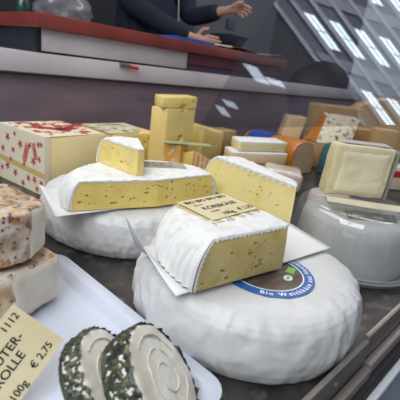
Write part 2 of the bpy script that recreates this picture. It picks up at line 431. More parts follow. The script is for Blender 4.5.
# ------------------------------------------------------------------ bloomy wedges
def FT(t): return 1 - (1 - min(1, t) ** 2.3) ** .75
def wedge(name, label, bot, top, kinds, z0, z1, body_mat, cat='cheese wedge', group=None, tooth=(.0025, .0065), pleat=.0016, eyes=None, step=.005, pw=.009, rindmat=None, seed=0, tp=2, dark='pale'):
    """bot/top: matching outline corners (counter-clockwise); kinds[i]: 'cut' or 'arc' for the side from corner i to i+1"""
    rindmat = rindmat or rind_w
    n = len(bot); B = []; Tt = []; K = []
    bot = [Vector(p) for p in bot]; top = [Vector(p) for p in top]
    def cr(P, i, t):
        p1, p2 = P[i], P[(i + 1) % n]
        p0 = P[i - 1] if kinds[i - 1] == 'arc' else p1 * 2 - p2
        p3 = P[(i + 2) % n] if kinds[(i + 1) % n] == 'arc' else p2 * 2 - p1
        return .5 * (2 * p1 + (p2 - p0) * t + (2 * p0 - 5 * p1 + 4 * p2 - p3) * t * t + (3 * p1 - p0 - 3 * p2 + p3) * t ** 3)
    for i in range(n):
        j = (i + 1) % n
        m = max(2, int((bot[j] - bot[i]).length / step))
        if m % 2: m += 1
        for k in range(m):
            if kinds[i] == 'arc': B.append(cr(bot, i, k / m)); Tt.append(cr(top, i, k / m))
            else: B.append(bot[i].lerp(bot[j], k / m)); Tt.append(top[i].lerp(top[j], k / m))
            K.append(kinds[i])
    N_ = len(B); lv = 9
    f = FT
    rings = [[(B[i].lerp(Tt[i], f(t)).x, B[i].lerp(Tt[i], f(t)).y, z0 + (z1 - z0) * t) for i in range(N_)] for t in [k / lv for k in range(lv + 1)]]
    body = MB().rings(rings).build(name, body_mat, label=label, cat=cat, group=group)
    def nrm(poly, i):
        d = poly[(i + 1) % N_] - poly[i - 1]
        return Vector((d.y, -d.x)).normalized()
    def nseg(poly, i):
        d = poly[(i + 1) % N_] - poly[i]
        return Vector((d.y, -d.x)).normalized()
    rb = MB()
    # top skin: outline pushed out a little, with inner rings so that it can be uneven
    out = []
    for i in range(N_):
        nn = nrm(Tt, i); out.append(Tt[i] + nn * .0012)
    cen = sum((p for p in out), Vector((0, 0))) / N_
    rr = []
    for s_ in (1, .98, .94, .9, .85, .79, .72, .65, .57, .49, .41, .33, .25, .17, .08):
        rr.append([(cen.x + (p.x - cen.x) * s_, cen.y + (p.y - cen.y) * s_, z1 + .0008 + min(.0022, (1 - s_) * .03) + .0013 * fbm((cen.x + (p.x - cen.x) * s_) * 90, (cen.y + (p.y - cen.y) * s_) * 90, seed, 3)) for p in out])
    b0 = len(rb.v)
    rb.rings(rr, cap=False)
    rb.add([(cen.x, cen.y, z1 + .003)] + rr[-1], [[0, 1 + i, 1 + (i + 1) % N_] for i in range(N_)])
    # lips over the cut faces, toothed
    for i in range(N_):
        j = (i + 1) % N_
        if K[i] == 'cut':
            ns = nseg(Tt, i)
            d = tooth[0] if (i // tp) % 2 else tooth[1]; e = tooth[0] if (j // tp) % 2 else tooth[1]
            d *= .8 + .5 * noise.noise((i * .9, seed, 0)); e *= .8 + .5 * noise.noise((j * .9, seed, 0))
            t1, t2 = 1 - d / (z1 - z0), 1 - e / (z1 - z0)
            q = lambda a, t: B[a].lerp(Tt[a], f(t)) + ns * .0010
            rb.add([(*out[i], z1 + .0008), (*out[j], z1 + .0008), (*q(j, t2), z0 + (z1 - z0) * t2), (*q(i, t1), z0 + (z1 - z0) * t1)], [[0, 1, 2, 3]])
    # side skin with pleats on the arcs
    arcs = [i for i in range(N_) if K[i] == 'arc']
    if arcs:
        first = next(i for i in arcs if K[i - 1] != 'arc') if len(arcs) < N_ else 0
        run = [first]
        while K[run[-1] % N_] == 'arc' and len(run) <= N_: run.append((run[-1] + 1) % N_)
        rows = []
        acc = 0; fine = []
        for a, b in zip(run, run[1:]):
            L_ = (B[b] - B[a]).length; m = 4
            for k in range(m): fine.append((B[a].lerp(B[b], k / m), Tt[a].lerp(Tt[b], k / m), nseg(B, a), acc + L_ * k / m))
            acc += L_
        fine.append((B[run[-1]], Tt[run[-1]], nseg(B, run[-2]), acc))
        L2 = 14
        for k in range(L2 + 1):
            t = k / L2; row = []
            for (pb, pt, nn, s_) in fine:
                p = pb.lerp(pt, f(t)) + nn * (.0012 + pleat * (.5 + .5 * math.cos(2 * PI * (s_ + .0025 * fbm(s_ * 30, t * 1.5, seed)) / pw)) * (.85 + .25 * fbm(s_ * 60, seed, t)) * math.sin(PI * min(1, t * 1.0 + .12)) ** .5)
                row.append((p.x, p.y, z0 + .0002 + (z1 + .0008 - z0) * t))
            rows.append(row)
        rb.rings(rows, cap=False, closed=False)
        # toothed return on to the two cut faces
        for end, nb in ((0, (run[0] - 1) % N_), (-1, run[-1])):
            i_ = run[0] if end == 0 else run[-1]
            d = (B[(i_ - 1) % N_] - B[i_]) if end == 0 else (B[(i_ + 1) % N_] - B[i_]); d.normalize()
            fn = nseg(B, (i_ - 1) % N_ if end == 0 else i_)
            LL = 22
            for k in range(LL):
                t0, t1 = k / LL, (k + 1) / LL
                w = lambda kk: (.0012 if (kk // 1) % 2 else .0034)
                P0 = B[i_].lerp(Tt[i_], f(t0)); P1 = B[i_].lerp(Tt[i_], f(t1))
                fo = fine[0] if end == 0 else fine[-1]
                o0 = P0 + fo[2] * .0016 + fn * .0008; o1 = P1 + fo[2] * .0016 + fn * .0008
                a0 = P0 + d * w(k) + fn * .0009; a1 = P1 + d * w(k + 1) + fn * .0009
                rb.add([(*o0, z0 + (z1 - z0) * t0), (*a0, z0 + (z1 - z0) * t0), (*a1, z0 + (z1 - z0) * t1), (*o1, z0 + (z1 - z0) * t1)], [[0, 1, 2, 3]])
    if eyes: carve(body, eyes, dark)
    rb.build('rind', rindmat, body, smooth=True)
    return body

def eyes_on(p0, p1, z0, z1, n, rmin, rmax, flat=.6, seed=1, q0=None, q1=None, zz=None):
    rs = random.Random(seed); out = []
    for _ in range(n):
        a = rs.uniform(.05, .95); z = rs.uniform(z0, z1); r = rmin + (rmax - rmin) * rs.random() ** 3
        c = Vector(p0).lerp(Vector(p1), a)
        if q0: c = c.lerp(Vector(q0).lerp(Vector(q1), a), FT((z - zz[0]) / (zz[1] - zz[0])))
        out.append((c.x, c.y, z, r * rs.uniform(1, 2.0), r * rs.uniform(.8, 1.2), r * rs.uniform(.45, .85)))
    return out

# front wedge: cut face A-B towards the rail, rounded rind on the far side of A
A, Bp = (.308, .272), (.457, .247)
fb = [A, Bp, (.480, .300), (.475, .345), (.425, .402), (.395, .408), (.360, .395), (.333, .365), (.316, .325)]
ft = [(.341, .279), (.470, .258), (.483, .300), (.477, .345), (.428, .392), (.402, .397), (.375, .388), (.354, .362), (.342, .324)]
wedge('cheese_wedge', 'white-rinded golden wedge with card on top, on the blue-labelled wheel', fb, ft,
      ['cut', 'cut', 'cut', 'cut', 'arc', 'arc', 'arc', 'arc', 'arc'], .0906, .149, paste_g, dark='gold', eyes=eyes_on(A, Bp, .097, .140, 22, .0011, .0040, seed=3, q0=ft[0], q1=ft[1], zz=(.0906, .149)), pleat=.0068, pw=.0135, step=.0042, tooth=(.0016, .0042), tp=1, group='bloomy rind cheese pieces', seed=2)
# tall slab standing behind it
tb = [(.612, .333), (.637, .348), (.700, .545), (.662, .585), (.645, .588)]
tt = [(.612, .335), (.636, .350), (.692, .530), (.655, .552), (.640, .552)]
wedge('cheese_wedge', 'pale yellow cheese slab with wavy white rind edge, standing behind the card', tb, tt, ['cut', 'cut', 'arc', 'arc', 'cut'], .0893, .165, paste_p,
      eyes=eyes_on((.645, .588), (.612, .333), .115, .155, 20, .0012, .0050, seed=9, q0=(.640, .552), q1=(.612, .335), zz=(.0893, .165)), tooth=(.002, .0085), group='bloomy rind cheese pieces', seed=5)
# half wheel on the rear wheel
hb = [(.312, .575), (.46, .527), (.604, .516), (.618, .575), (.59, .635), (.52, .682), (.42, .692), (.35, .662), (.318, .615)]
ht = [(.328, .570), (.455, .530), (.590, .520), (.604, .575), (.574, .625), (.51, .662), (.425, .668), (.362, .642), (.334, .606)]
wedge('half_round_cheese', 'white-rinded half wheel with black seeds, on the plain white wheel', hb, ht, ['cut', 'cut', 'arc', 'arc', 'arc', 'arc', 'arc', 'arc', 'arc'], .0882, .139, seed_y, dark='seed', cat='cheese half wheel',
      eyes=eyes_on(hb[0], hb[1], .096, .131, 20, .0012, .0048, seed=4, q0=ht[0], q1=ht[1], zz=(.0882, .139)) + eyes_on(hb[1], hb[2], .096, .131, 12, .0014, .0042, seed=14, q0=ht[1], q1=ht[2], zz=(.0882, .139)), group='bloomy rind cheese pieces', pleat=.0052, pw=.0115, seed=8, tooth=(.0012, .0038), step=.0036, tp=1)
hw = bpy.data.objects['half_round_cheese']
sd = MB(); rs = random.Random(3)
for k in range(22):
    a = rs.random()
    if k < 15: p = Vector(hb[1]).lerp(Vector(hb[2]), a); nn = Vector((-.076, -.997))
    else: p = Vector(hb[0]).lerp(Vector(hb[1]), a); nn = Vector((-.31, -.95))
    z = rs.uniform(.1, .134); t_ = FT((z - .0882) / .0508)
    p = p + nn * (-.0028 * t_ + .0004)
    mtx = Matrix.Translation((p.x, p.y, z)) @ Matrix.Rotation(rs.random() * 3, 4, 'Y') @ Matrix.Diagonal((.0019, .001, .0013, 1))
    bm = bmesh.new(); bmesh.ops.create_icosphere(bm, subdivisions=1, radius=1, matrix=mtx)
    sd.add([v.co for v in bm.verts], [[v.index for v in f_.verts] for f_ in bm.faces]); bm.free()
sd.build('seed_specks', M('black_seed', (.02, .018, .02), .5), hw)
# small wedge on top of it
sb = [(.418, .668), (.432, .556), (.444, .553), (.500, .645), (.468, .675)]
st_ = [(.424, .654), (.433, .558), (.443, .556), (.490, .635), (.462, .660)]
wedge('cheese_wedge', 'small white-topped wedge lying on the seeded half wheel', sb, st_, ['cut', 'cut', 'cut', 'arc', 'arc'], .1428, .1905, paste_y,
      eyes=eyes_on(sb[0], sb[1], .15, .180, 7, .0011, .0036, seed=6), tooth=(.0012, .0036), step=.0036, tp=1, group='bloomy rind cheese pieces', seed=11)

# ------------------------------------------------------------------ price cards
def card(name, label, O_, T, D, w, h, lines, mat, cat='price card', group='price cards', film=True, inkm=None):
    """O_ top-left corner, T reading direction, D downwards; lines: (text, size, x, y, bold)"""
    O_, T, D = Vector(O_), Vector(T).normalized(), Vector(D).normalized(); Nn = D.cross(T).normalized()
    if Nn.z < 0: Nn = -Nn
    c4 = [O_, O_ + T * w, O_ + T * w + D * h, O_ + D * h]
    mb = MB().add([p for p in c4] + [p + Nn * .0006 for p in c4], [[3, 2, 1, 0], [4, 5, 6, 7], [0, 1, 5, 4], [1, 2, 6, 5], [2, 3, 7, 6], [3, 0, 4, 7]])
    o = mb.build(name, mat, label=label, cat=cat, group=group)
    tx = MB()
    rk = random.Random(21)
    for (s_, sz, x, y, bold) in lines:
        if s_[0] == '~':            # a line of print too small to read
            q = x
            while q < x + len(s_) * sz * .5:
                wd = sz * rk.uniform(.18, .42); hh = sz * rk.uniform(.45, .75)
                if rk.random() > .15:
                    b_ = O_ + T * q + D * y + Nn * .0009
                    tx.add([b_, b_ + T * wd, b_ + T * wd - D * hh, b_ - D * hh], [[0, 1, 2, 3]])
                q += wd + sz * .14
            continue
        text_on(tx, s_, sz, O_ + T * x + D * y + Nn * .0006, T, -D, .0003, bold=bold)
    tx.build('lettering', inkm or ink, o)
    return o, O_, T, D, Nn, c4
cl = clear_mat('clear_film', (.96, .95, .92), .06, rough=.08)
o, O_, T, D, Nn, c4 = card('price_card', 'cream price card lying on the golden front wedge', (.376, .387, .1548), (1, .0, .0), (.0, -1, -.02), .100, .072,
     [('BIO BIO BIO BIO', .0118, .006, .014, .0004), ('~~~~~~~', .0050, .012, .024, .0001), ('KORBKÄSE', .0145, .016, .041, .0003), ('~~~~~~~', .0046, .020, .051, .0001), ('100g', .0125, .030, .066, .0003), ('€ 2,35', .0125, .066, .064, .0003)], card_y)
sl = MB().add([O_ + T * a * 1 + D * b - Nn * .0012 for (a, b) in ((-.010, -.006), (.108, -.006), (.110, .080), (-.006, .084))], [[0, 1, 2, 3]])
sl.build('clear_sleeve', clear_mat('sleeve_film', (.93, .86, .70), .08, haze=.25, rough=.1, hazecol=(.75, .6, .32)), o)
grey_card = M('beige_grey_card', (.50, .46, .36), .4, var=[((.42, .38, .28), 16, .4, .7)], coat=.2)
card('price_card', 'beige-grey card lying behind the small wedge on the half wheel', (.500, .648, .1428), (.105, -.058, .0), (-.058, -.105, 0), .098, .045,
     [('~~~~~~~~~~~~~', .010, .006, .013, .0002), ('~~~~~~~~~~~', .008, .008, .024, .0001), ('~~~~~~~~~~~~', .010, .008, .036, .0002)], grey_card)
# big card leaning in the tray
T = Vector((.78, .21, .58)).normalized(); D = Vector((.61, -.55, -.62)); D = (D - T * D.dot(T)).normalized()
TR = Vector((.1345, .358, .093)); w, h = .080, .064
card('price_card', 'cream price card reading ROLLE leaning beside the herb rolls', TR - T * w, T, D, w, h,
     [('1112', .0105, .054, .0125, .0002), ('KRÄUTER-', .0125, .0035, .0285, .00025), ('ROLLE', .0125, .013, .0415, .00025), ('100g', .0105, .010, .0605, .0002), ('€ 2,75', .0105, .0425, .0575, .0002)], card_y)

# ------------------------------------------------------------------ tray and nougat blocks
tray_m = M('white_tray_plastic', (.60, .64, .74), .35, coat=.15)
tx0, tx1, ty0, ty1 = -.16, .296, .185, .575
def rrect(x0, x1, y0, y1, r, z, n=6):
    pts = []
    for cx, cy, a0 in ((x1 - r, y0 + r, -PI / 2), (x1 - r, y1 - r, 0), (x0 + r, y1 - r, PI / 2), (x0 + r, y0 + r, PI)):
        for k in range(n + 1):
            a = a0 + PI / 2 * k / n; pts.append((cx + r * math.cos(a), cy + r * math.sin(a), z))
    return pts
def inset(d, z, r): return rrect(tx0 + d, tx1 - d, ty0 + d, ty1 - d, r, z)
MB().rings([inset(.02, .001, .02), inset(.014, .004, .024), inset(.001, .016, .03), inset(0, .018, .03), inset(.002, .0188, .03), inset(.016, .0188, .02), inset(.020, .0168, .018), inset(.028, .006, .014), inset(.034, .0045, .010), inset(.06, .004, .008)]).build(
    'serving_tray', tray_m, smooth=False, label='shallow white tray under the nougat blocks and herb rolls', cat='tray')
bev(bpy.data.objects['serving_tray'], .0008, 1)

crust = M('nut_crust', (.60, .46, .31), .4, var=[((.36, .21, .10), 34, .44, .58), ((.74, .66, .56), 30, .5, .62), ((.14, .07, .06), 70, .60, .66), ((.52, .20, .04), 55, .62, .68)], spots=[((.15, .07, .06), 95, .12, .26)], bump=(95, .8), coat=.5)
cream = M('cream_block_face', (.74, .68, .58), .55, var=[((.66, .58, .46), 30, .5, .7)], spots=[((.72, .50, .24), 42, .02, .09)], bump=(120, .25))
def nougat(label, poly, z0, z1, seed, cutface):
    o = MB().hexa(poly, z0, z1).build('nut_cheese_block', crust, label=label, cat='cheese block', group='nut-crusted cheese blocks')
    bev(o, .007, 3)
    rough_up(o, 3, .0030, 55, seed)
    # plain cream cut face as its own part
    a, b = Vector(poly[0]), Vector(poly[1]); d = (b - a).normalized(); nn = Vector((d.y, -d.x))
    vs = []; fs = []; nx, nz_ = 24, 16
    for j in range(nz_ + 1):
        for i in range(nx + 1):
            u, v = i / nx, j / nz_
            ed = .0025 * fbm(u * 6 + seed, v * 6, 2, 3)
            p = a.lerp(b, cutface[0] + (cutface[1] - cutface[0]) * u) + nn * (.0030 - .0045 * max(abs(2 * u - 1), abs(2 * v - 1)) ** 8)
            vs.append((p.x, p.y, z0 + .003 + ed + (z1 - z0 - .006) * v))
    for j in range(nz_):
        for i in range(nx):
            k = j * (nx + 1) + i; fs.append([k, k + 1, k + nx + 2, k + nx + 1])
    mk('cut_face', vs, fs, cream, o, smooth=True)
    return o
nougat('lower nut-crusted cream cheese block on the white tray', [(.166, .435), (.238, .462), (.222, .535), (.10, .530), (.095, .462)], .0085, .078, 2, (-.02, 1.0))
nougat('upper nut-crusted cream cheese block, lying on another such block', [(.188, .447), (.224, .478), (.212, .575), (.10, .570), (.09, .440)], .0835, .152, 6, (.10, .98))
# tan wedge tucked behind them
o = MB().hexa([(.19, .625), (.245, .64), (.22, .73), (.16, .70)], .001, [.12, .108, .125, .13]).build('cheese_block', M('tan_rind', (.62, .45, .24), .5, var=[((.5, .33, .15), 20, .4, .7)], bump=(60, .3)), label='tan cheese block half hidden behind the nut-crusted blocks', cat='cheese block')
bev(o, .006)

# ------------------------------------------------------------------ herb rolls
herb = M('dried_herbs', (.06, .07, .032), .55, var=[((.014, .018, .016), 70, .42, .54), ((.17, .19, .085), 95, .56, .66), ((.24, .24, .17), 130, .70, .76)], bump=(140, 1.0), coat=.5)
rollc = M('cream_roll', (.86, .82, .73), .4, var=[((.64, .58, .46), 25, .45, .7)], bump=(60, .4), coat=.45)
swirl = M('grey_green_swirl', (.66, .64, .54), .45, var=[((.50, .50, .40), 60, .45, .65)], coat=.4)
def herb_roll(label, c, ax, r, th, seed, el=1.0):
    ax = Vector(ax).normalized(); e1 = ax.cross(Vector((0, 0, 1))).normalized(); e2 = ax.cross(e1); c = Vector(c)
    n = 96; rings = []
    for (rf, d) in ((.0, -th), (.85, -th), (.97, -th * .93), (1, -th * .8), (1, -th * .2), (.985, -th * .08), (.95, -.0005), (.9, 0), (.6, .0008), (.3, .0012), (.0, .0015)):
        rings.append([c + ax * (d + .0012 * fbm(math.cos(2 * PI * i / n) * rf * 3, math.sin(2 * PI * i / n) * rf * 3, seed)) + (e1 * math.cos(2 * PI * i / n) + e2 * math.sin(2 * PI * i / n) * el) * r * rf * (1 + .02 * fbm(math.cos(2 * PI * i / n) * 2, math.sin(2 * PI * i / n) * 2, seed)) for i in range(n)])
    o = MB().rings(rings).build('herb_cheese_roll', rollc, smooth=True, label=label, cat='cheese roll', group='herb cheese roll slices')
    rows = []; n2 = 220
    for k in range(25):
        t = k / 24; d = -th * .99 + t * th * 1.01
        row = []
        for i in range(n2):
            a = 2 * PI * i / n2
            bmp = .0022 + .0030 * max(-.4, fbm(math.cos(a) * 14 + seed, math.sin(a) * 14, t * 5, 2))
            edge = (math.sin(PI * min(1, max(0, t * .96 + .02)))) ** .4
            dj = d + (.004 * fbm(math.cos(a) * 9, math.sin(a) * 9, seed + 4, 2) if k > 20 else 0)
            row.append(c + ax * dj + (e1 * math.cos(a) + e2 * math.sin(a) * el) * (r * (1 + .02 * fbm(math.cos(a) * 2, math.sin(a) * 2, seed)) - .0012 + bmp * edge))
        rows.append(row)
    MB().rings(rows, cap=False).build('herb_coating', herb, o, smooth=True)
    # rolled-in swirl on the cut face
    sp = []; W_ = []
    for k in range(150):
        t = k / 149; a = t * 2 * PI * 2.6 + 1.1; rad = r * (.07 + .70 * t)
        p = c + ax * (.0011 + .0012 * fbm(math.cos(a) * rad / r * 3, math.sin(a) * rad / r * 3, seed)) + (e1 * math.cos(a) + e2 * math.sin(a) * el) * rad
        sp.append(p); W_.append(.0008 + .0005 * noise.noise((k * .3, seed, 0)))
    MB().tube(sp, W_, 6).build('swirl', swirl, o, smooth=True)
    return o
herb_roll('cream swirl roll slice coated in green herbs, its spiral face showing', (.214, .210, .0685), (.52, -.51, .69), .053, .032, 1.7)
herb_roll('herb-coated roll slice between the price card and another slice', (.1800, .2440, .0640), (.55, -.51, .67), .046, .024, 5.2)

# ------------------------------------------------------------------ plastic cover with wheel inside
dome = clear_mat('clear_plastic', (.93, .94, .95), .13, haze=.07, rough=.04)
inner = M('greyish_white_wheel', (.58, .575, .54), .6, var=[((.46, .455, .42), 14, .4, .7)], bump=(60, .4))
pc = thing('plastic_cake_cover', (.785, .282, .001), 'round clear plastic cover over a whitish cheese wheel', 'plastic cover')
def lathe(prof, c, n=96):
    return MB().rings([[(c[0] + r * math.cos(2 * PI * i / n), c[1] + r * math.sin(2 * PI * i / n), z) for i in range(n)] for (r, z) in prof], cap=False)
lathe([(.124, .014), (.1225, .03), (.121, .08), (.1195, .104), (.116, .116), (.108, .1225), (.09, .125), (.05, .1255), (.0, .1255)], (.785, .282)).build('cover', dome, pc, smooth=True)
lathe([(.0, .0012), (.115, .0012), (.126, .004), (.131, .011), (.133, .0125), (.133, .0145), (.130, .0150), (.125, .008), (.114, .004), (0, .004)], (.785, .282)).build('base_dish', clear_mat('clear_dish', (.80, .84, .88), .16, haze=.22, rough=.08), pc, smooth=True)
MB().rings([[(.785 + r * math.cos(2 * PI * i / 64), .282 + r * math.sin(2 * PI * i / 64), z) for i in range(64)] for (r, z) in ((.1260, .0152), (.1285, .0156), (.1285, .0190), (.1255, .0190))], cap=False).build('cover_rim', clear_mat('clear_rim', (.75, .8, .86), .25, haze=.2, rough=.08), pc, smooth=True)
wheel('round_cheese', 'greyish white cheese wheel inside the clear plastic cover', 'cheese wheel', (.785, .282), .110, .104, inner, 12.5, fold=.0010, z0=.0045, top_amp=.001)
# labels and leftovers seen on the wheel inside
o = MB().hexa([(.715, .272), (.785, .205), (.825, .225), (.752, .298)], .1092, .1105).build('paper_label', M('dark_brown_label', (.10, .08, .055), .5, var=[((.40, .34, .2), 40, .52, .62), ((.6, .62, .6), 30, .6, .68)]), label='dark mottled label on the wheel inside the plastic cover', cat='label')
# half cheese standing on top of the cover
ash = M('grey_rind_side', (.33, .31, .29), .6, var=[((.22, .21, .2), 30, .4, .7)], bump=(90, .4), coat=.3)
white_paste = M('white_crumbly_paste', (.86, .79, .52), .55, var=[((.72, .64, .38), 18, .4, .7), ((.85, .80, .60), 50, .5, .7)], bump=(90, .5))
yel_rind = M('creamy_yellow_rind', (.76, .66, .40), .55, var=[((.60, .48, .24), 24, .45, .7), ((.82, .76, .56), 20, .5, .7)], bump=(60, .9))
bl, br = Vector((.752, .345)), Vector((.842, .262)); dd = (br - bl).normalized(); bk = Vector((-dd.y, dd.x)) * 1.0
bk = bk if bk.x > 0 else -bk
hz0, hz1 = .1290, .2360
o = MB().hexa([tuple(bl), tuple(br), tuple(br + bk * .045), tuple(bl + bk * .045)], hz0, [hz1, hz1 - .001, hz1 - .003, hz1 - .003],
    top=[tuple(bl + dd * .004), tuple(br + dd * .006), tuple(br + bk * .045 + dd * .004), tuple(bl + bk * .045 + dd * .004)]).build('cheese_half', yel_rind, label='half white cheese with thick yellowish rind, standing on the plastic cover', cat='cheese piece')
bev(o, .006, 3); rough_up(o, 3, .0018, 60, 3)
vs = []; fs = []; nx = 24
for j in range(nx + 1):
    for i in range(nx + 1):
        u, v = i / nx, j / nx
        p = bl.lerp(br, .10 + .86 * u + .02 * v) - bk * (.0028 + .0012 * fbm(u * 5, v * 5, 3) - .006 * max(abs(2 * u - 1), abs(2 * v - 1)) ** 10)
        vs.append((p.x, p.y, hz0 + .004 + (hz1 - hz0 - .015) * v + .003 * fbm(u * 4, v * 2, 9) * v))
for j in range(nx):
    for i in range(nx):
        k = j * (nx + 1) + i; fs.append([k, k + 1, k + nx + 2, k + nx + 1])
mk('cut_face', vs, fs, white_paste, o, smooth=True)
e = MB().hexa([tuple(br + dd * .0035 - bk * .001), tuple(br + dd * .0075 - bk * .001), tuple(br + dd * .0075 + bk * .046), tuple(br + dd * .0035 + bk * .046)], hz0 + .001, hz1 - .004,
     top=[tuple(br + dd * .009 - bk * .001), tuple(br + dd * .014 - bk * .001), tuple(br + dd * .013 + bk * .046), tuple(br + dd * .008 + bk * .046)])
e.build('wrapper_side', ash, o, bevel=.001)
t_ = MB().hexa([tuple(bl + dd * .02 + bk * .010), tuple(br - dd * .004 + bk * .010), tuple(br + bk * .046), tuple(bl + dd * .02 + bk * .046)], hz1 + .0005, hz1 + .0025)
t_.build('wrapper_top', M('grey_white_wrapper', (.62, .62, .62), .4, coat=.4), o)
# thin slices lying on the cover in front of it
o = MB().hexa([(.712, .318), (.752, .262), (.806, .196), (.842, .182), (.838, .222), (.742, .336)], .1275, .1292).build('cheese_slice', M('cream_slice', (.78, .72, .52), .5, var=[((.66, .60, .42), 16, .45, .7)]), label='thin cream slice lying on the plastic cover before the half cheese', cat='cheese slice')

# ------------------------------------------------------------------ printed box cheese and rear left
wrap = M('cream_printed_wrap', (.90, .81, .62), .4, var=[((.86, .75, .53), 6, .4, .7)], coat=.25)
redp = M('red_print', (.55, .035, .045), .4)
grnp = M('green_print', (.12, .38, .05), .4, var=[((.5, .6, .2), 60, .5, .6)])
P = [(.415, .886), (.590, .903), (.560, 1.10), (.385, 1.085)]
bx = MB().hexa(P, .001, .145).build('boxed_cheese_loaf', butter, label='large yellow cheese loaf in cream wrap with red flower print', cat='cheese loaf')
bev(bx, .004)
wr = MB()
p = [Vector(q) for q in P]
wr.add([(p[0].x - .0012, p[0].y - .001, .001), (p[3].x - .0012, p[3].y, .001), (p[3].x - .0012, p[3].y, .1465), (p[0].x - .0012, p[0].y - .001, .1465)], [[0, 1, 2, 3]])
wr.add([(p[0].x - .0012, p[0].y - .001, .1465), (p[1].x, p[1].y + .004, .1465), (p[2].x, p[2].y, .1465), (p[3].x - .0012, p[3].y, .1465)], [[0, 1, 2, 3]])
wr.add([(p[0].x - .0012, p[0].y - .0012, .001), (p[0].x + .012, p[0].y - .0002, .001), (p[0].x + .012, p[0].y - .0002, .1465), (p[0].x - .0012, p[0].y - .0012, .1465)], [[0, 1, 2, 3]])
wro = wr.build('printed_wrap', wrap, bx)
fl = MB(); lf = MB(); rs = random.Random(5)
def flower(mb, c, u, v, nrm_, r):
    a0 = rs.random() * 2; pts = []
    for k in range(30):
        a = 2 * PI * k / 30; q = r * (.62 + .38 * math.cos(5 * a + a0)); pts.append(c + u * q * math.cos(a) + v * q * math.sin(a) + nrm_)
    mb.add([c + nrm_] + pts, [[0, 1 + i, 1 + (i + 1) % 30] for i in range(30)])
def leafblob(mb, c, u, v, nrm_, a, L_, w_):
    d = u * math.cos(a) + v * math.sin(a); e_ = -u * math.sin(a) + v * math.cos(a)
    mb.add([c + nrm_, c + d * L_ * .5 + e_ * w_ + nrm_, c + d * L_ + nrm_, c + d * L_ * .5 - e_ * w_ + nrm_], [[0, 1, 2, 3]])
sideU = Vector((p[3].x - p[0].x, p[3].y - p[0].y, 0)); sideN = Vector((-.0022, -.0003, 0)); Z = Vector((0, 0, 1))
su = sideU.normalized(); S0 = Vector((p[0].x, p[0].y, 0))
for (a, z, r) in [(.06, .03, .006), (.10, .085, .006), (.22, .075, .008), (.2, .032, .007), (.3, .11, .006), (.33, .03, .007), (.42, .06, .005), (.5, .105, .008), (.62, .03, .008), (.66, .085, .006), (.78, .112, .008), (.8, .04, .008), (.9, .08, .007), (.93, .03, .006), (.12, .118, .006), (.62, .125, .005), (.06, .12, .005), (.15, .012, .006), (.72, .06, .005), (.45, .012, .007)]:
    flower(fl, S0 + sideU * a + Z * z * 1.05, su, Z, sideN, r * 1.45)
def twig(c, u, v, nrm_, a, L_):
    d = u * math.cos(a) + v * math.sin(a)
    for k in range(7):
        q = c + d * L_ * k / 6
        leafblob(lf, q, u, v, nrm_, a + .9, L_ * .30, L_ * .07); leafblob(lf, q, u, v, nrm_, a - .9, L_ * .30, L_ * .07)
    leafblob(lf, c, u, v, nrm_, a, L_ * 1.1, L_ * .02)
twig(S0 + sideU * .42 + Z * .07, su, Z, sideN, 1.9, .042); twig(S0 + sideU * .17 + Z * .085, su, Z, sideN, 1.3, .035)
tu = Vector((p[1].x - p[0].x, p[1].y - p[0].y, 0)); up_ = Vector((0, 0, .147)); tn_ = Vector((0, 0, .0006))
tun = tu.normalized(); tvn = su
for k in range(34):
    a, b = rs.uniform(.04, .97), rs.uniform(.06, .95)
    flower(fl, S0 + tu * a + sideU * b + up_, tun, tvn, tn_, rs.uniform(.006, .014))
for (a, b, an, L_) in [(.45, .3, .5, .07), (.6, .25, 2.2, .06), (.3, .55, 1.2, .06), (.7, .55, .3, .07), (.5, .5, 2.8, .06), (.55, .4, 1.2, .055), (.42, .42, 0, .06)]:
    twig(S0 + tu * a + sideU * b + up_, tun, tvn, tn_, an, L_)
fl.build('red_flower_print', redp, wro); lf.build('red_twig_print', M('red_twig_ink', (.60, .07, .08), .4), wro)
tp = MB().add([S0 + sideU * q + Z * z + sideN * .8 for (q, z) in ((0, .044), (1, .052), (1, .066), (0, .058))], [[0, 1, 2, 3]])
tp.build('yellow_tape', M('yellow_tape', (.66, .50, .18), .4), wro)

# second printed loaf
P2 = [(.70, 1.035), (.885, 1.040), (.875, 1.22), (.69, 1.21)]
b2 = MB().hexa(P2, .001, .117).build('boxed_cheese_loaf', emm_l, label='yellow holed cheese loaf with green print on its pale top wrap', cat='cheese loaf')
bev(b2, .006)
carve(b2, [(.83, 1.038, .08, .010, .006, .010), (.78, 1.036, .06, .008, .005, .007), (.86, 1.040, .05, .009, .006, .008), (.81, 1.037, .03, .007, .005, .006), (.845, 1.04, .098, .006, .005, .006)])
w2 = MB().add([(.692, 1.037, .1182), (.80, 1.04, .1182), (.86, 1.10, .1182), (.873, 1.218, .1182), (.69, 1.208, .1182)], [[0, 1, 2, 3, 4]])
w2o = w2.build('pale_wrap', M('pale_wrap', (.76, .68, .50), .4, coat=.2), b2)
g2 = MB()
for k in range(16):
    c = Vector((rs.uniform(.71, .84), rs.uniform(1.06, 1.19), .1186)); leafblob(g2, c, Vector((1, 0, 0)), Vector((0, 1, 0)), Vector((0, 0, .0003)), rs.uniform(0, 6), rs.uniform(.02, .05), rs.uniform(.005, .010))
g2.build('green_leaf_print', grnp, w2o)
g3 = MB()
for k in range(7): flower(g3, Vector((rs.uniform(.70, .78), rs.uniform(1.08, 1.2), .1188)), Vector((1, 0, 0)), Vector((0, 1, 0)), Vector((0, 0, .0004)), .006)
g3.build('red_flower_print', redp, w2o)

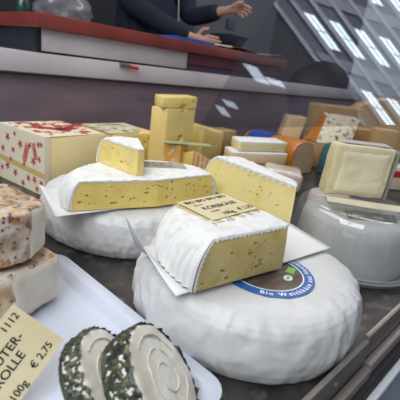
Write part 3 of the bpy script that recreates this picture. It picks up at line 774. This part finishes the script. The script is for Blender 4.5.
# ------------------------------------------------------------------ emmental tower
PE = [(.826, .936), (.944, .932), (.960, 1.0), (.86, 1.02), (.805, .988)]
eb = MB().hexa(PE, .001, .212).build('emmental_block', emm, label='tall upright emmental block with one round hole, against the back panel', cat='cheese block')
bev(eb, .003)
carve(eb, [(.890, .934, .118, .014, .013, .014), (.890, .934, .205, .009, .006, .006)])
PS = [(.806, .940), (.945, .930), (.965, 1.0), (.84, 1.02)]
es = MB().hexa(PS, [.2135, .213, .213, .2135], [.246, .252, .252, .246]).build('emmental_slab', emm_l, label='flat emmental slab lying on top of the upright block', cat='cheese slab')
bev(es, .003)
carve(es, [(.890, .934, .217, .019, .013, .013), (.930, .931, .236, .009, .006, .008)])
film = clear_mat('plastic_film', (.93, .93, .93), .06, haze=.10, rough=.15)
# yellow slab beside it
o = MB().hexa([(1.055, .99), (1.195, 1.01), (1.21, 1.09), (1.06, 1.075)], .001, [.142, .114, .120, .148]).build('cheese_slab', emm_l, label='bright yellow cheese slab standing beside the emmental tower', cat='cheese slab')
bev(o, .004); carve(o, [(1.10, .996, .10, .008, .005, .006), (1.15, 1.003, .07, .006, .004, .006)])
# orange-rind pieces
orind = M('orange_washed_rind', (.78, .36, .06), .45, var=[((.84, .52, .20), 30, .45, .65), ((.90, .78, .58), 60, .58, .7)], bump=(70, .4), coat=.3)
opaste = M('soft_yellow_paste', (.78, .56, .17), .4, var=[((.68, .44, .10), 20, .4, .7)], coat=.2)
def orange_piece(label, poly, z1s, rind_sides, stripes=False):
    o = MB().hexa(poly, .001, z1s).build('orange_rind_wedge', opaste, label=label, cat='cheese wedge', group='orange-rinded wedges')
    bev(o, .003)
    mb = MB(); sm = MB()
    for s_ in rind_sides:
        a, b = Vector(poly[s_]), Vector(poly[(s_ + 1) % len(poly)]); za, zb = z1s[s_], z1s[(s_ + 1) % len(poly)]
        d = (b - a).normalized(); nn = Vector((d.y, -d.x))
        mb.add([(*(a + nn * .001 - d * .001), .002), (*(b + nn * .001 + d * .001), .002), (*(b + nn * .001 + d * .001), zb + .001), (*(a + nn * .001 - d * .001), za + .001)], [[0, 1, 2, 3]])
        if stripes:
            for k in range(6):
                t = (k + .5) / 6; q = a.lerp(b, t) + nn * .0016; z_ = za + (zb - za) * t
                sm.add([(*(q - d * .003), .004), (*(q + d * .0015), .004), (*(q + d * .003), z_), (*(q - d * .0015), z_)], [[0, 1, 2, 3]])
    mb.build('rind', orind, o)
    if stripes: sm.build('white_mould_stripes', M('mould_white', (.85, .74, .60), .6), o)
orange_piece('orange-rinded wedge leaning against the emmental block under the green label', [(.800, .905), (.832, .868), (.890, .895), (.838, .925)], [.112, .112, .108, .114], [3, 0])
orange_piece('striped orange-rinded wedge below the green label, next to the yellow slab', [(.852, .884), (.856, .832), (.940, .792), (.960, .885)], [.084, .104, .060, .066], [1], stripes=True)
card('price_card', 'green price label lying on the orange-rinded wedges', (.800, .920, .1175), (1, -.22, -.06), (-.2, -.7, .02), .170, .045, [('~~~~~~~~~~~', .012, .02, .02, .0002), ('~~~~~~~~~~', .010, .03, .04, .0002)], M('pale_green_card', (.40, .52, .30), .45, coat=.2), cat='label', inkm=M('green_ink', (.25, .36, .2), .5))

# ------------------------------------------------------------------ centre rear: brown block, pale slabs, wrapped wheel, orange loaf
o = MB().hexa([(1.225, 1.075), (1.35, 1.07), (1.36, 1.16), (1.235, 1.17)], .001, .108).build('cheese_block', M('brownish_cheese', (.46, .33, .14), .45, var=[((.38, .26, .10), 14, .4, .7)], coat=.3), label='brownish cheese block behind the pale stacked slabs', cat='cheese block')
bev(o, .005)
pale_o = M('pale_peach_paste', (.76, .58, .36), .45, var=[((.68, .48, .26), 14, .4, .7)], bump=(60, .2))
pale_y = M('pale_cream_paste', (.76, .67, .38), .45, var=[((.66, .56, .28), 14, .4, .7)], bump=(60, .2))
def pslab(label, poly, z0, z1, mat):
    o = MB().hexa(poly, z0, z1).build('brie_slab', mat, label=label, cat='cheese slab', group='stacked brie slabs'); bev(o, .008, 3)
    c = sum((Vector(q) for q in poly), Vector((0, 0))) / 4
    q = [tuple(c + (Vector(v) - c) * .99) for v in poly]
    r_ = MB().hexa(q, z1 - .006, z1 + .0015).build('rind', rind_w, o); bev(r_, .003)
pslab('upper pale cream slab of the brie stack', [(1.015, .785), (1.200, .722), (1.245, .805), (1.065, .865)], .1015, .134, pale_y)
pslab('middle peach-coloured slab of the brie stack', [(.985, .785), (1.190, .706), (1.235, .80), (1.035, .865)], .061, .0995, pale_o)
pslab('bottom slab of the brie stack, on the deck', [(.99, .79), (1.195, .712), (1.24, .80), (1.04, .865)], .001, .059, pale_o)
foil = M('clear_foil_wrapped', (.64, .54, .42), .3, var=[((.74, .70, .66), 24, .45, .62), ((.5, .38, .24), 14, .5, .7)], bump=(50, .7), coat=.7)
o = MB().hexa([(1.005, .665), (1.10, .585), (1.19, .65), (1.09, .73)], .005, [.078, .066, .07, .080]).build('wrapped_cheese_piece', foil, label='foil-wrapped whitish cheese piece in front of the brie stack', cat='cheese piece')
bev(o, .014, 3); rough_up(o, 2, .003, 40, 4)
# orange loaf: rounded top, beige cut face to the front
def loaf(name, label, x0, x1, y0, y1, h, mat, face_mat, facename='cut_face', skew=.22, **k):
    pr = [(0, .001), (1, .001), (1, .55), (.97, .72), (.88, .88), (.72, .97), (.5, 1.0), (.28, .97), (.12, .88), (.03, .72), (0, .55)]
    rings = []
    for j in range(9):
        t = j / 8; y = y0 + (y1 - y0) * t; s_ = 1 - .02 * (1 if j in (0, 8) else 0)
        rings.append([(x0 + skew * (y - y0) + (x1 - x0) * (.5 + (u - .5) * s_), y, .001 + v * (h - .012 * t) * (s_ if v > .1 else 1)) for (u, v) in pr])
    o = MB().rings(rings).build(name, mat, smooth=False, label=label, cat='cheese loaf', **k)
    bev(o, .004)
    MB().add([(x0 + (x1 - x0) * (.5 + (u - .5) * .93), y0 - .0015, .002 + v * h * .95) for (u, v) in pr], [list(range(len(pr)))]).build(facename, face_mat, o)
    return o
orange = M('orange_cheese_coat', (.52, .19, .015), .45, var=[((.42, .13, .01), 8, .4, .7)], coat=.3)
ol = loaf('orange_cheese_loaf', 'long orange-coated cheese loaf with beige cut face and blue label', 1.285, 1.452, .745, 1.04, .131, orange, M('beige_cut_face', (.66, .46, .28), .45, var=[((.58, .38, .2), 14, .4, .7)]))
# blue label wrapped on its shoulder
LX, LY = 1.285, .745
def lpt(u, v, y, off=0): return (LX + .22 * (y - LY) + .167 * (.5 + (u - .5) * (1 + off)), y, .001 + v * (.131 - .012 * (y - LY) / .295) * (1 + off))
bl_ = MB(); pts = []
for j in range(7):
    y = .895 + .125 * j / 6
    pts.append([lpt(u, v, y, .02) for (u, v) in [(0, .62), (.03, .72), (.07, .82), (.12, .88), (.28, .97), (.5, 1.0), (.72, .97)]])
bl_.rings(pts, cap=False, closed=False).build('blue_label', M('loaf_blue', (.015, .06, .30), .35, coat=.3), ol, smooth=True)
yl = MB()
for k in range(5):
    y = .90 + k * .022
    yl.add([lpt(u, v, y + dy, .03) for (u, v, dy) in ((.01, .66, 0), (.01, .66, .013), (.05, .78, .016), (.05, .78, .002))], [[0, 1, 2, 3]])
yl.build('label_marks', M('label_yellow_print', (.75, .55, .15), .4), ol)
loaf('teal_wrapped_loaf', 'dark teal wrapped cheese piece beside the orange loaf', 1.475, 1.560, .685, .742, .132, M('teal_wrap', (.03, .13, .14), .35, var=[((.10, .16, .17), 14, .4, .7)], coat=.5), M('teal_end', (.06, .19, .19), .35, var=[((.25, .27, .28), 16, .45, .7)], coat=.5), 'end_face')
o = wheel('small_brie', 'small white brie with pinkish edge beside the plastic cover', 'cheese', (1.02, .452), .058, .062, M('brie_pinkish', (.74, .60, .50), .5, var=[((.84, .80, .76), 20, .45, .65)], coat=.2), 4.4, fold=.001)

# ------------------------------------------------------------------ right rear
tan = M('tan_cheese', (.60, .40, .19), .45, var=[((.50, .31, .13), 6, .4, .7)], coat=.25)
tan2 = M('brown_tan_cheese', (.50, .30, .13), .45, var=[((.40, .22, .085), 6, .4, .7)], coat=.25)
tan3 = M('light_tan_cheese', (.66, .48, .26), .45, var=[((.56, .38, .18), 6, .4, .7)], coat=.25)
dkb = M('dark_brown_rind', (.16, .075, .035), .5, var=[((.10, .045, .02), 8, .4, .7)])
def tblock(label, poly, z0, z1, mat, tops=None, name='cheese_block', b=.006, group=None):
    o = MB().hexa(poly, z0, z1, top=tops).build(name, mat, label=label, cat='cheese block', group=group); bev(o, b); return o
tblock('low brown block carrying the blue-veined cheese', [(1.53, .80), (1.68, .69), (1.84, .82), (1.68, .94)], .001, .106, tan2)
# blue cheese, tilted slab face
bluec = M('blue_veined_paste', (.76, .68, .50), .5, var=[((.64, .56, .40), 12, .4, .7), ((.10, .13, .13), 42, .575, .64), ((.12, .15, .15), 75, .60, .66)], bump=(60, .4))
q0, q1 = Vector((1.535, .795)), Vector((1.675, .705)); bq = Vector((.62, .78))
c0, c1 = Vector((1.680, .842)), Vector((1.770, .728))
bo = MB().hexa([tuple(q0), tuple(q1), tuple(q1 + bq * .11), tuple(q0 + bq * .11)], .1075, [.214, .211, .222, .225], top=[tuple(c0), tuple(c1), tuple(c1 + bq * .045), tuple(c0 + bq * .045)]).build('blue_cheese', bluec, label='white blue-veined cheese slab tilted on a brown block', cat='cheese slab')
bev(bo, .005)
MB().add([(q0.x - .002, q0.y, .109), (*(q0 + bq * .108 + Vector((-.002, 0))), .109), (*(c0 + bq * .042 + Vector((-.002, .001))), .222), (c0.x - .002, c0.y, .212)], [[0, 1, 2, 3]]).build('orange_side', orange, bo)
tblock('tan block leaning beside the blue-veined cheese', [(1.56, 1.00), (1.63, .945), (1.72, 1.02), (1.64, 1.08)], .001, .185, tan3, tops=[(1.63, 1.005), (1.70, .945), (1.78, 1.02), (1.70, 1.075)])
tblock('wide tan block behind the blue-veined cheese', [(1.86, .96), (2.10, .85), (2.20, .99), (1.96, 1.10)], .001, .245, tan)
# big round tan wheel piece standing upright
def upright_half(label, c, d, r, th, mat, z0=.001):
    d = Vector(d).normalized(); nn = Vector((-d.y, d.x)); n = 40
    prof = [(-r, 0)] + [(-r * math.cos(PI * k / n), r * math.sin(PI * k / n)) for k in range(1, n)] + [(r, 0)]
    ring = lambda off, s_: [(c[0] + d.x * x * s_ + nn.x * off, c[1] + d.y * x * s_ + nn.y * off, z0 + z * s_) for (x, z) in prof]
    o = MB().rings([ring(0, .97), ring(.01, 1), ring(th - .01, 1), ring(th, .97)]).build('upright_half_cheese', mat, label=label, cat='cheese half wheel', smooth=True)
    o.data.set_sharp_from_angle(angle=.6)
    return o
upright_half('upright round tan half wheel behind the right-hand blocks'.replace('right-hand ', 'smaller tan '), (2.44, .85), (.70, -.62), .31, .10, tan)
tblock('upright pale tan block beyond the red-banded package', [(1.81, .655), (1.90, .592), (1.96, .65), (1.87, .715)], .001, .186, tan)
tblock('brown tan block between the upright half wheel and a paler block', [(1.86, .775), (1.98, .69), (2.05, .76), (1.93, .845)], .001, .165, tan2)
pk = MB().hexa([(1.49, .490), (1.63, .400), (1.68, .465), (1.54, .565)], .001, .088).build('cheese_package', M('cream_package', (.80, .68, .52), .4, coat=.4), label='cream package with a red band, beyond the plastic cover', cat='package')
bev(pk, .006)
T = Vector((.14, -.09, 0)).normalized(); nn = Vector((T.y, -T.x, 0))
rbm = MB().add([Vector((1.49, .490, z)) + T * s_ + nn * .0012 for (s_, z) in ((.012, .050), (.16, .050), (.16, .074), (.012, .074))], [[0, 1, 2, 3]])
rbm.build('red_band', M('package_red', (.50, .03, .03), .4), pk)

# ------------------------------------------------------------------ people
def skinned(name, chains, mat, parent=None, sub=2, root=0, loc=(0, 0, 0), **k):
    """chains: list of lists of (x,y,z,r); points that coincide are joined into one skeleton"""
    vs, es, rad = [], [], []
    idx = {}
    def gv(p):
        key = tuple(round(c, 4) for c in p[:3])
        if key not in idx: idx[key] = len(vs); vs.append(p[:3]); rad.append(p[3] if isinstance(p[3], tuple) else (p[3], p[3]))
        return idx[key]
    for ch in chains:
        ids = [gv(p) for p in ch]
        for a, b in zip(ids, ids[1:]): es.append((a, b))
    o0 = Vector(loc)
    me = bpy.data.meshes.new(name); me.from_pydata([tuple(Vector(v) - o0) for v in vs], es, [])
    o = bpy.data.objects.new(name, me); COL.objects.link(o)
    sk = o.modifiers.new('s', 'SKIN'); sk.branch_smoothing = .6
    for i, sv in enumerate(me.skin_vertices[0].data):
        sv.radius = rad[i]; sv.use_root = (i == root)
    ss_ = o.modifiers.new('u', 'SUBSURF'); ss_.levels = sub; ss_.render_levels = sub
    bpy.context.view_layer.update()
    nm = bpy.data.meshes.new_from_object(o.evaluated_get(bpy.context.evaluated_depsgraph_get()))
    o.modifiers.clear(); o.data = nm; nm.materials.clear(); nm.materials.append(mat)
    for p_ in nm.polygons: p_.use_smooth = True
    if parent: o.parent = parent
    else: o.location = o0
    return o

def hand(wrist, fwd, side, up, s=1.0, curl=.5, pinch=False):
    """chains for a palm, four unequal bent fingers and a thumb; all rooted at the wrist vertex"""
    w = Vector(wrist[:3]); f = Vector(fwd).normalized(); sd_ = Vector(side).normalized(); u = Vector(up).normalized()
    ch = []
    palm = w + f * .045 * s
    ch.append([wrist, (*palm, (.030 * s, .016 * s))])
    for k, (off, ln) in enumerate(((.027, .070), (.009, .080), (-.009, .074), (-.026, .058))):
        kn = w + f * (.085 - abs(off) * .2) * s + sd_ * off * s
        a = curl * (.6 + .12 * k)
        d1 = (f * math.cos(a) - u * math.sin(a)).normalized(); d2 = (f * math.cos(a * 1.9) - u * math.sin(a * 1.9)).normalized(); d3 = (f * math.cos(a * 2.5) - u * math.sin(a * 2.5)).normalized()
        p1 = kn + d1 * ln * .45 * s; p2 = p1 + d2 * ln * .32 * s; p3 = p2 + d3 * ln * .25 * s
        ch.append([(*palm, 0.02), (*kn, .0105 * s), (*p1, .0092 * s), (*p2, .0084 * s), (*p3, .0070 * s)])
    t0 = w + f * .030 * s + sd_ * .026 * s - u * .006 * s
    t1 = t0 + (f * .55 + sd_ * .75 - u * .35).normalized() * .040 * s
    t2 = t1 + (f * .9 + sd_ * .15 - u * .35).normalized() * .032 * s
    ch.append([(*palm, .02), (*t0, .013 * s), (*t1, .0115 * s), (*t2, .0085 * s)])
    return ch

def person(label, vx, vy, base, fy, armR, armL, hands, tops, legs, hairm, apron=None, long_hair=False):
    """standing figure; fy = -1 faces the counter from behind, +1 faces it from the front"""
    g = thing('person', (vx, vy, base), label, 'person'); oz = base + .9
    def V(x, y, z): return (vx - fy * x, vy - fy * y, z + oz)
    P = lambda x, y, z, r: (*V(x, y, z), r)
    pel = P(0, 0, .02, (.17, .12)); chest = P(0, -.02, .60, (.15, .10))
    ch = [[pel, P(0, 0, .22, (.15, .11)), P(0, -.01, .45, (.17, .12)), chest, P(0, -.02, .69, .055), P(0, -.03, .75, .055), P(0, -.05, .80, (.078, .088)), P(0, -.055, .87, (.082, .098)), P(0, -.05, .93, (.07, .08))]]
    arms = []
    for arm in (armR, armL): ch.append([chest] + [P(*q) for q in arm])
    for s_ in (1, -1):
        ch.append([pel, P(.11 * s_, 0, -.06, .10), P(.12 * s_, -.02, -.44, .065), P(.12 * s_, .01, -.80, .045), P(.12 * s_, -.02, -.860, .04), P(.13 * s_, -.15, -.872, .028)])
    for arm, hd in zip((armR, armL), hands):
        rot = lambda v: (-fy * v[0], -fy * v[1], v[2])
        ch += hand(P(*arm[-1]), rot(hd[0]), rot(hd[1]), rot(hd[2]), hd[3], hd[4])
    skinned('body', ch, skin, g, loc=g.location)
    g['_o'] = tuple(g.location)
    for s_ in (-1, 1):
        MB().tube([V(.030 * s_, -.138, .875), V(.030 * s_, -.146, .875)], [.011, .006], 10).build('eye', M('eye_dark', (.03, .02, .02), .3), g)
        MB().tube([V(.078 * s_, -.05, .845), V(.092 * s_, -.045, .865), V(.084 * s_, -.05, .895)], [.007, .014, .010], 10).build('ear', skin, g)
    MB().tube([V(0, -.140, .885), V(0, -.165, .853), V(0, -.158, .843), V(0, -.14, .84)], [.007, .012, .012, .006], 10).build('nose', skin, g)
    MB().tube([V(-.024, -.136, .818), V(0, -.146, .816), V(.024, -.136, .818)], [.003, .007, .003], 8).build('mouth', M('lips', (.42, .15, .13), .5), g)
    hc = [P(0, -.045, .955, (.082, .085)), P(0, .0, .92, (.088, .075)), P(0, .02, .84, (.075, .05))]
    if long_hair: hc = [P(0, -.03, .955, (.098, .095)), P(0, .01, .92, (.112, .090)), P(0, .02, .84, (.118, .085)), P(0, .03, .74, (.12, .07)), P(0, .05, .62, (.10, .05))]
    skinned('hair', [hc], hairm, g, loc=g.location)
    cut = lambda arm: [P(q[0], q[1], q[2], q[3] + .022) for q in arm[:-1]] + [P(*(Vector(arm[-2][:3]).lerp(Vector(arm[-1][:3]), .88)), arm[-1][3] + .020)]
    ct = P(0, -.02, .60, (.17, .12))
    skinned('jacket', [[P(0, 0, -.08, (.20, .145)), P(0, 0, .10, (.185, .14)), P(0, 0, .25, (.18, .135)), P(0, -.01, .45, (.20, .145)), ct, P(0, -.02, .675, (.075, .075))], [ct] + cut(armR), [ct] + cut(armL)], tops, g, loc=g.location)
    tc_ = P(0, 0, .02, (.175, .13))
    skinned('trousers', [[tc_] + [P(s_ * x, y, z, r) for (x, y, z, r) in ((.105, 0, -.08, .115), (.12, -.02, -.44, .085), (.12, .01, -.82, .068))] for s_ in (1, -1)], legs, g, loc=g.location)
    for s_ in (1, -1):
        skinned('shoe', [[P(.12 * s_, .04, -.858, .040), P(.12 * s_, -.05, -.862, .042), P(.13 * s_, -.17, -.866, .034)]], M('black_shoe', (.012, .012, .013), .4), g, loc=g.location)
    if apron:
        ap = MB(); rows = []
        for k in range(9):
            z = -.05 + .60 * k / 8; w_ = .17 if k < 6 else .12
            rows.append([V(x * w_, -.168 + .03 * abs(x) ** 2 - .004 * k / 8, z) for x in (-1, -.6, -.2, .2, .6, 1)])
        ao = ap.rings(rows, cap=False, closed=False).build('apron', apron, g, smooth=True)
        MB().tube([V(.155, -.152, .10), V(.150, -.160, .30), V(.12, -.166, .50)], .004, 6).build('apron_piping', M('pale_piping', (.45, .42, .4), .6), ao)
    return g
armR = [(.21, -.02, .60, .062), (.29, -.10, .33, .046), (.285, -.41, .375, .026)]
armL = [(-.21, -.02, .60, .062), (-.20, -.14, .33, .046), (-.03, -.27, .24, .036), (.09, -.36, .198, .025)]
floor2 = MB().box(-1, 4.2, 1.92, 3.3, -1.29, -.604).build('floor_platform', floor_m, kind='structure')
person('person in dark navy work clothes behind the serving shelf, one hand raised', 1.58, 2.10, -.60, -1, armR, armL,
       [((.75, -.55, .18), (-.3, -.5, .8), (.4, .75, .5), 1.0, .85), ((.75, -.55, -.05), (.15, .3, .9), (.55, .8, .1), 1.05, .45)], navy, navy2, hair, apron=M('apron_cloth', (.008, .014, .036), .85, bump=(90, .3)))
rest = lambda s_: [(.20 * s_, -.02, .60, .060), (.245 * s_, -.01, .33, .044), (.25 * s_, -.10, .09, .026)]
cust = person('dark-haired person in dark coat, back to the counter, mirrored in the glass screen', 1.27, -.24, -1.286, -1, rest(1), rest(-1),
       [((0, -.2, -1), (0, -.9, .2), (-1, 0, 0), 1.0, .4), ((0, -.2, -1), (0, -.9, .2), (1, 0, 0), 1.0, .4)], navy2, navy2, M('black_hair', (.012, .010, .012), .5), long_hair=True)
cust.rotation_euler.z = math.radians(59)

# ------------------------------------------------------------------ things on the serving shelf
kraft = M('kraft_paper', (.50, .40, .28), .7, var=[((.42, .32, .21), 10, .4, .7)])
sheet('wrapping_paper', 'loose beige wrapping paper along the edge of the serving shelf', (1.47, 1.285, .4445), (1.94, 1.285, .446), (1.95, 1.46, .450), (1.48, 1.46, .448), lambda u, v: .006 * math.sin(u * 9) * (1 - v) + .006 + .018 * max(0, u - .8) * 5 * v * (1 - v), mat=kraft, amp=.003, seed=6)
o = MB().hexa([(1.20, 1.33), (1.44, 1.33), (1.45, 1.45), (1.21, 1.45)], .4435, .458).build('booklet', M('blue_booklet', (.02, .09, .40), .4), label='bright blue booklet lying on the serving shelf', cat='booklet')
o.location.x -= .02; o.location.z += .0
sr = thing('counter_box', (1.9, 1.62, .470), 'dark blue-black box on the serving shelf by the raised hand', 'box')
MB().hexa([(1.80, 1.60), (1.94, 1.60), (1.96, 1.74), (1.82, 1.74)], .486, .545, top=[(1.79, 1.58), (1.98, 1.58), (1.99, 1.75), (1.81, 1.75)]).build('bin_body', M('blue_black_plastic', (.012, .022, .040), .4), sr, bevel=.006)
MB().hexa([(1.79, 1.59), (1.965, 1.59), (1.98, 1.745), (1.81, 1.745)], .470, .4855).build('bin_base', M('dark_plastic', (.02, .02, .025), .5), sr, bevel=.003)
o = MB().tube([(1.60, 1.56, .50), (1.74, 1.50, .50)], .016, 14).build('paper_roll', M('beige_roll', (.42, .36, .28), .6), label='small beige paper roll lying on the serving shelf', cat='roll')
o.location.z = .4435
# grey machine behind
gm = thing('weighing_scale', (3.0, 2.7, -.604), 'large grey machine with small black window behind the vendor', 'machine')
MB().box(2.55, 3.7, 2.65, 3.2, .50, 1.2).build('housing', M('grey_housing', (.15, .15, .165), .5), gm, bevel=.01)
MB().box(2.95, 3.06, 2.635, 2.655, .72, .80).build('black_window', M('black_window', (.01, .012, .02), .2), gm)
MB().box(2.5, 3.8, 2.62, 3.25, -.604, .49).build('stand', M('stand_dark', (.05, .05, .06), .6), gm, bevel=.01)
# plastic bag and bottle
bagm = clear_mat('bag_plastic', (.88, .9, .92), .08, haze=.16, rough=.2, hazecol=(.6, .62, .68))
rings = []; n = 40
for k in range(14):
    t = k / 13; rr = .12 * (1 - .25 * t) * (.55 + .45 * math.sin(PI * (.15 + .8 * t)))
    rings.append([(.835 + rr * 1.0 * math.cos(2 * PI * i / n) * (1 + .22 * fbm(math.cos(2 * PI * i / n) * 2.5, math.sin(2 * PI * i / n) * 2.5, t * 4, 3)), 1.62 + rr * .8 * math.sin(2 * PI * i / n) * (1 + .2 * fbm(math.cos(2 * PI * i / n) * 2.5, math.sin(2 * PI * i / n) * 2.5, t * 4 + 3, 3)), .4435 + t * .14) for i in range(n)])
MB().rings(rings).build('plastic_bag', bagm, label='crumpled translucent plastic bag on the end of the serving shelf', cat='bag', smooth=True)
bt = thing('bottle', (.69, 1.66, .443), 'dark green bottle with a blue cap on the shelf end', 'bottle')
lathe([(0, .4435), (.026, .4435), (.027, .45), (.027, .49), (.022, .505), (.011, .517), (.010, .527), (0, .527)], (.69, 1.66), 28).build('glass_body', M('green_glass', (.01, .05, .03), .2, coat=.4), bt, smooth=True)
lathe([(0, .5272), (.013, .5272), (.013, .546), (0, .546)], (.69, 1.66), 24).build('cap', M('blue_cap', (.12, .28, .45), .4), bt)

# ------------------------------------------------------------------ light
w = bpy.data.worlds.new('hall'); scene.world = w; w.use_nodes = True
bg = w.node_tree.nodes['Background']; bg.inputs['Color'].default_value = (.78, .86, 1.0, 1); bg.inputs['Strength'].default_value = .28
def area(name, loc, target, sx, sy, power, col):
    l = bpy.data.lights.new(name, 'AREA'); l.shape = 'RECTANGLE'; l.size = sx; l.size_y = sy; l.energy = power; l.color = col
    o = bpy.data.objects.new(name, l); COL.objects.link(o); o.location = loc
    o.rotation_euler = (Vector(target) - Vector(loc)).to_track_quat('-Z', 'Y').to_euler()
    return o
area('case_light', (.2, .95, 1.5), (.55, .45, 0), 1.6, .8, 14, (1, .97, .94))
area('hall_light', (-1.8, -.3, 2.3), (.6, .6, 0), 2.4, 2.0, 70, (.92, .96, 1))
area('reflection_fill', (4.6, -.2, 3.6), tuple(O + U * 40 + W * 50), 1.5, 1.5, 260, (.85, .9, 1))  # added fill to brighten the hall wall mirrored in the pane, no real fitting
area('rear_light', (2.4, .9, 1.9), (1.9, .7, 0), 1.6, .6, 14, (1, .93, .88))

# ------------------------------------------------------------------ camera
cd = bpy.data.cameras.new('camera'); co = bpy.data.objects.new('camera', cd); COL.objects.link(co)
R_ = Vector((.69823085, -.7053153, .12249083)); U_ = Vector((.14141384, .30363006, .94223718)); F_ = Vector((.7017662, .64057717, -.31174522))
co.matrix_world = Matrix(((R_.x, U_.x, -F_.x, 0), (R_.y, U_.y, -F_.y, 0), (R_.z, U_.z, -F_.z, .34), (0, 0, 0, 1)))
cd.sensor_width = 36; cd.lens = 397 / 400 * 36; cd.clip_start = .02; cd.clip_end = 60
cd.dof.use_dof = True; cd.dof.focus_distance = .60; cd.dof.aperture_fstop = 9
scene.camera = co
scene.view_settings.view_transform = 'Standard'
scene.view_settings.look = 'None'
scene.view_settings.exposure = 0
for o in bpy.data.objects:
    if '_o' in o: del o['_o']
